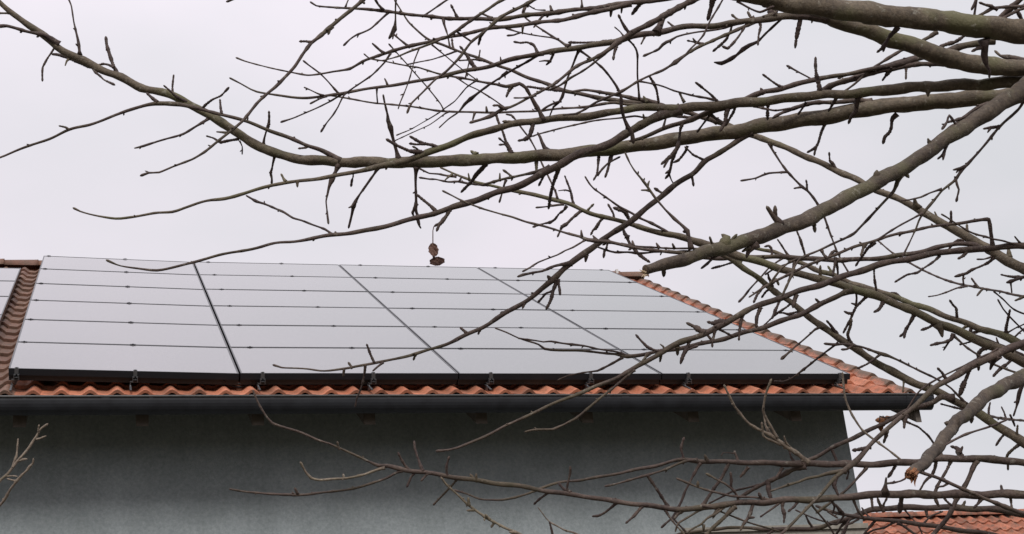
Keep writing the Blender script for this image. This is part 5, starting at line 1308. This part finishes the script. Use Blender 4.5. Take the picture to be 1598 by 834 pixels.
woods = parse()
TX, TY = 2.8475, -8.3725
tree = empty('fruit_tree', (TX, TY, 0))
tag(tree, 'leafless fruit tree whose knobbly branches cross the whole view', 'tree')
tb = MB()
tp = [(0, 0, -0.1), (0.0, 0.01, 0.25), (-0.02, 0.0, 0.8), (0.015, 0.02, 1.5), (0.0, 0.0, 2.1), (0, 0, 2.6), (0, 0, 3.1), (0.03, 0.02, 3.7), (0.06, 0.0, 4.3)]
tr_ = [0.19, 0.15, 0.125, 0.115, 0.12, 0.11, 0.085, 0.05, 0.02]
wood_geometry(tb, [Vector(p) for p in tp], tr_, random.Random(3), False, False)
tb.build('trunk', bark_limb, tree)

objs = {}
merged = {}
for (tr, k, i, par, pts, rr) in woods:
    if k == 'M': merged.setdefault(par, []).append((i, pts, rr))
tree_org = Vector((TX, TY, 0))
shrub_pts = [w for w in woods if w[2] == 'LS1'][0][4]
base = shrub_pts[0].copy()
shrub = empty('young_tree', (base.x-0.25, base.y-0.05, 0))
tag(shrub, 'thin lichened sapling twigs reaching in at the lower left corner', 'sapling')
sh_org = Vector(shrub.location)
sm_ = MB()
wood_geometry(sm_, [Vector((0, 0, -0.05)), Vector((0.02, 0, 0.5)), Vector((0.08, 0.01, 1.1)), base-sh_org], [0.022, 0.017, 0.012, 0.006], random.Random(9), False)
sm_.build('trunk', bark_pale, shrub)

PALE = {'S1', 'S2', 'S2b', 'S3', 'S5', 'Z50', 'R2n', 'R2r', 'R2k', 'R2b'}
for (tr, k, i, par, pts, rr) in woods:
    if k == 'M': continue
    rng = random.Random(sum(ord(c)*(j+7) for j, c in enumerate(i)))
    org_ = pts[0].copy()
    mb = MB()
    cut = i in ('D', 'Q2')
    if k == 'W' or k == 'P':
        P, Q = catmull(pts, rr, 0.004)
        mb.tube(P, [q*(1+rng.uniform(-.25, .25)) if k == 'W' else q for q in Q], 6, wob=(lambda a, b: rng.uniform(-.25, .25)) if k == 'W' else None)
        name = 'broken_wood' if k == 'W' else 'leaf_stalk'
        mat = wood_splinter if k == 'W' else leaf_dry
    else:
        wood_geometry(mb, pts, rr, rng, tip_bud=not cut)
        for (mi, mp, mr) in merged.get(i, []):
            wood_geometry(mb, mp, mr, random.Random(len(mi)*31+int(abs(mp[0].x)*9000)), True)
        rmax = max(rr[min(3, len(rr)-1):] or rr)
        mean = sorted(rr)[len(rr)//2]
        if tr == 'S' or i in PALE: mat = bark_pale
        elif k == 'B': mat = bark_limb if mean > 0.0062 else bark_branch
        else: mat = bark_twig
        if i in ('D', 'Q2'): mat = bark_cut
        name = 'branch' if k == 'B' else 'twig'
    if tr == 'S':
        root = shrub; ro_ = sh_org; name = 'branch' if k == 'B' else 'twig'
        if k == 'T': parent = objs['LS1']; loc = org_ - objs['LS1']['o_']
        else: parent = shrub; loc = org_ - sh_org
    elif k == 'B':
        parent = tree; loc = org_ - tree_org
    else:
        parent = objs[par]; loc = org_ - objs[par]['o_']
    if isinstance(parent, dict): parent = parent['obj']
    o = link(name, mb.mesh(name, mat, org_), parent, loc)
    objs[i] = {'obj': o, 'o_': org_}

def sub(pid, name, mb, mat, label=None):
    p = objs[pid]
    o = link(name, mb.mesh(name, mat, p['o_']), p['obj'])
    if label: o['label'] = label
    return o
UC_ = Vector((_r[0][1], _r[1][1], _r[2][1]))
# sawn end of the lower thick branch
def tip(pid):
    w = [w for w in woods if w[2] == pid][0]
    return w[4][-1], (w[4][-1]-w[4][-2]).normalized(), w[5][-1]
p, d, r0 = tip('D')
cm = MB(); rg = random.Random(2)
cm.tube([p-d*0.003, p+d*0.0015, p+d*0.003], [r0*0.97, r0*0.92, r0*0.5], 12, wob=lambda a, b: rg.uniform(-.08, .08))
sub('D', 'sawn_end', cm, wood_grey, 'weathered sawn end')
cm = MB()
lo = p - UC_*r0*0.75
for k in range(9):
    e = d.orthogonal().normalized(); e.rotate(Matrix.Rotation(rg.uniform(0, 6.28), 3, d))
    q0 = lo + e*r0*rg.uniform(0, .35)
    cm.tube([q0-d*0.002, q0+(d+e*.3)*0.004, q0+(d+e*.5)*rg.uniform(.007, .010)], [0.0017, 0.0013, 0.0004], 5)
sub('D', 'torn_fibres', cm, wood_cut, 'pale torn fibres')
p, d, r0 = tip('Q2')
cm = MB(); rg = random.Random(8)
cm.tube([p-d*0.012, p-d*0.004, p+d*0.001, p+d*0.005], [r0*0.98, r0*1.05, r0*0.9, r0*0.5], 12, wob=lambda a, b: rg.uniform(-.22, .22))
for k in range(40):
    a = rg.uniform(0, 6.28); e = d.orthogonal().normalized(); e.rotate(Matrix.Rotation(a, 3, d))
    q0 = p+e*r0*rg.uniform(.2, 1.0)
    l_ = rg.uniform(0.004, 0.014)*(1.6 if k % 9 == 0 else 1)
    dd = (d+e*rg.uniform(-.2, .45)).normalized()
    cm.tube([q0-d*0.008, q0+dd*l_*0.5, q0+dd*l_], [0.0024, 0.0016, 0.0003], 4)
sub('Q2', 'broken_end', cm, wood_splinter, 'splintered orange-brown broken end')

# withered leaves hanging from a stalk
st_ = [w for w in woods if w[2] == 'c1p'][0][4][-1]
RC = _r @ Vector((1, 0, 0)); UC = _r @ Vector((0, 1, 0)); FC = RC.cross(UC)
def leaf(c, w_, h_, tilt, curl, seed):
    rg = random.Random(seed); m = MB(); nu, nv = 9, 8
    for side in (0, 1):
        for i in range(nu):
            for j in range(nv):
                u = i/(nu-1)*2-1; v = j/(nv-1)*2-1
                wdt = math.sqrt(max(0.0, 1-(v*0.97)**2))
                a = (u*wdt*(1+0.10*math.sin(v*9+seed)))*w_/2
                b = v*h_/2*(1+0.06*math.sin(u*7+seed*2))
                dep = curl*w_*(u*u*wdt) + 0.0012*math.sin(u*8+v*6+seed)+0.0008*math.sin(u*17-v*13)
                aa = a*math.cos(tilt)-b*math.sin(tilt); bb_ = a*math.sin(tilt)+b*math.cos(tilt)
                m.v.append(tuple(c + RC*aa + UC*bb_ + FC*(dep+side*0.0007)))
        o_ = side*nu*nv
        for i in range(nu-1):
            for j in range(nv-1):
                q_ = (o_+i*nv+j, o_+(i+1)*nv+j, o_+(i+1)*nv+j+1, o_+i*nv+j+1)
                m.f.append(q_ if side == 0 else q_[::-1]); m.sm.append(True)
    return m
PXM = 2.892/2362.15
c1 = st_ - UC*9*PXM + RC*1*PXM
c2 = st_ - UC*27*PXM + RC*7*PXM
par_b = [w for w in woods if w[2] == 'c1p'][0][3]
m = leaf(c1, 15.5*PXM, 21*PXM, 0.25, 0.25, 3); sub(par_b, 'withered_leaf', m, leaf_tan, 'tan crumpled upper leaf')
m = leaf(c2, 24*PXM, 14*PXM, 0.10, 0.25, 5); sub(par_b, 'withered_leaf', m, leaf_dry)
s_ = MB(); s_.tube([c1-UC*8*PXM, c1-UC*15*PXM+RC*1*PXM], [0.0028, 0.002], 6); sub(par_b, 'leaf_stalk', s_, leaf_dry)
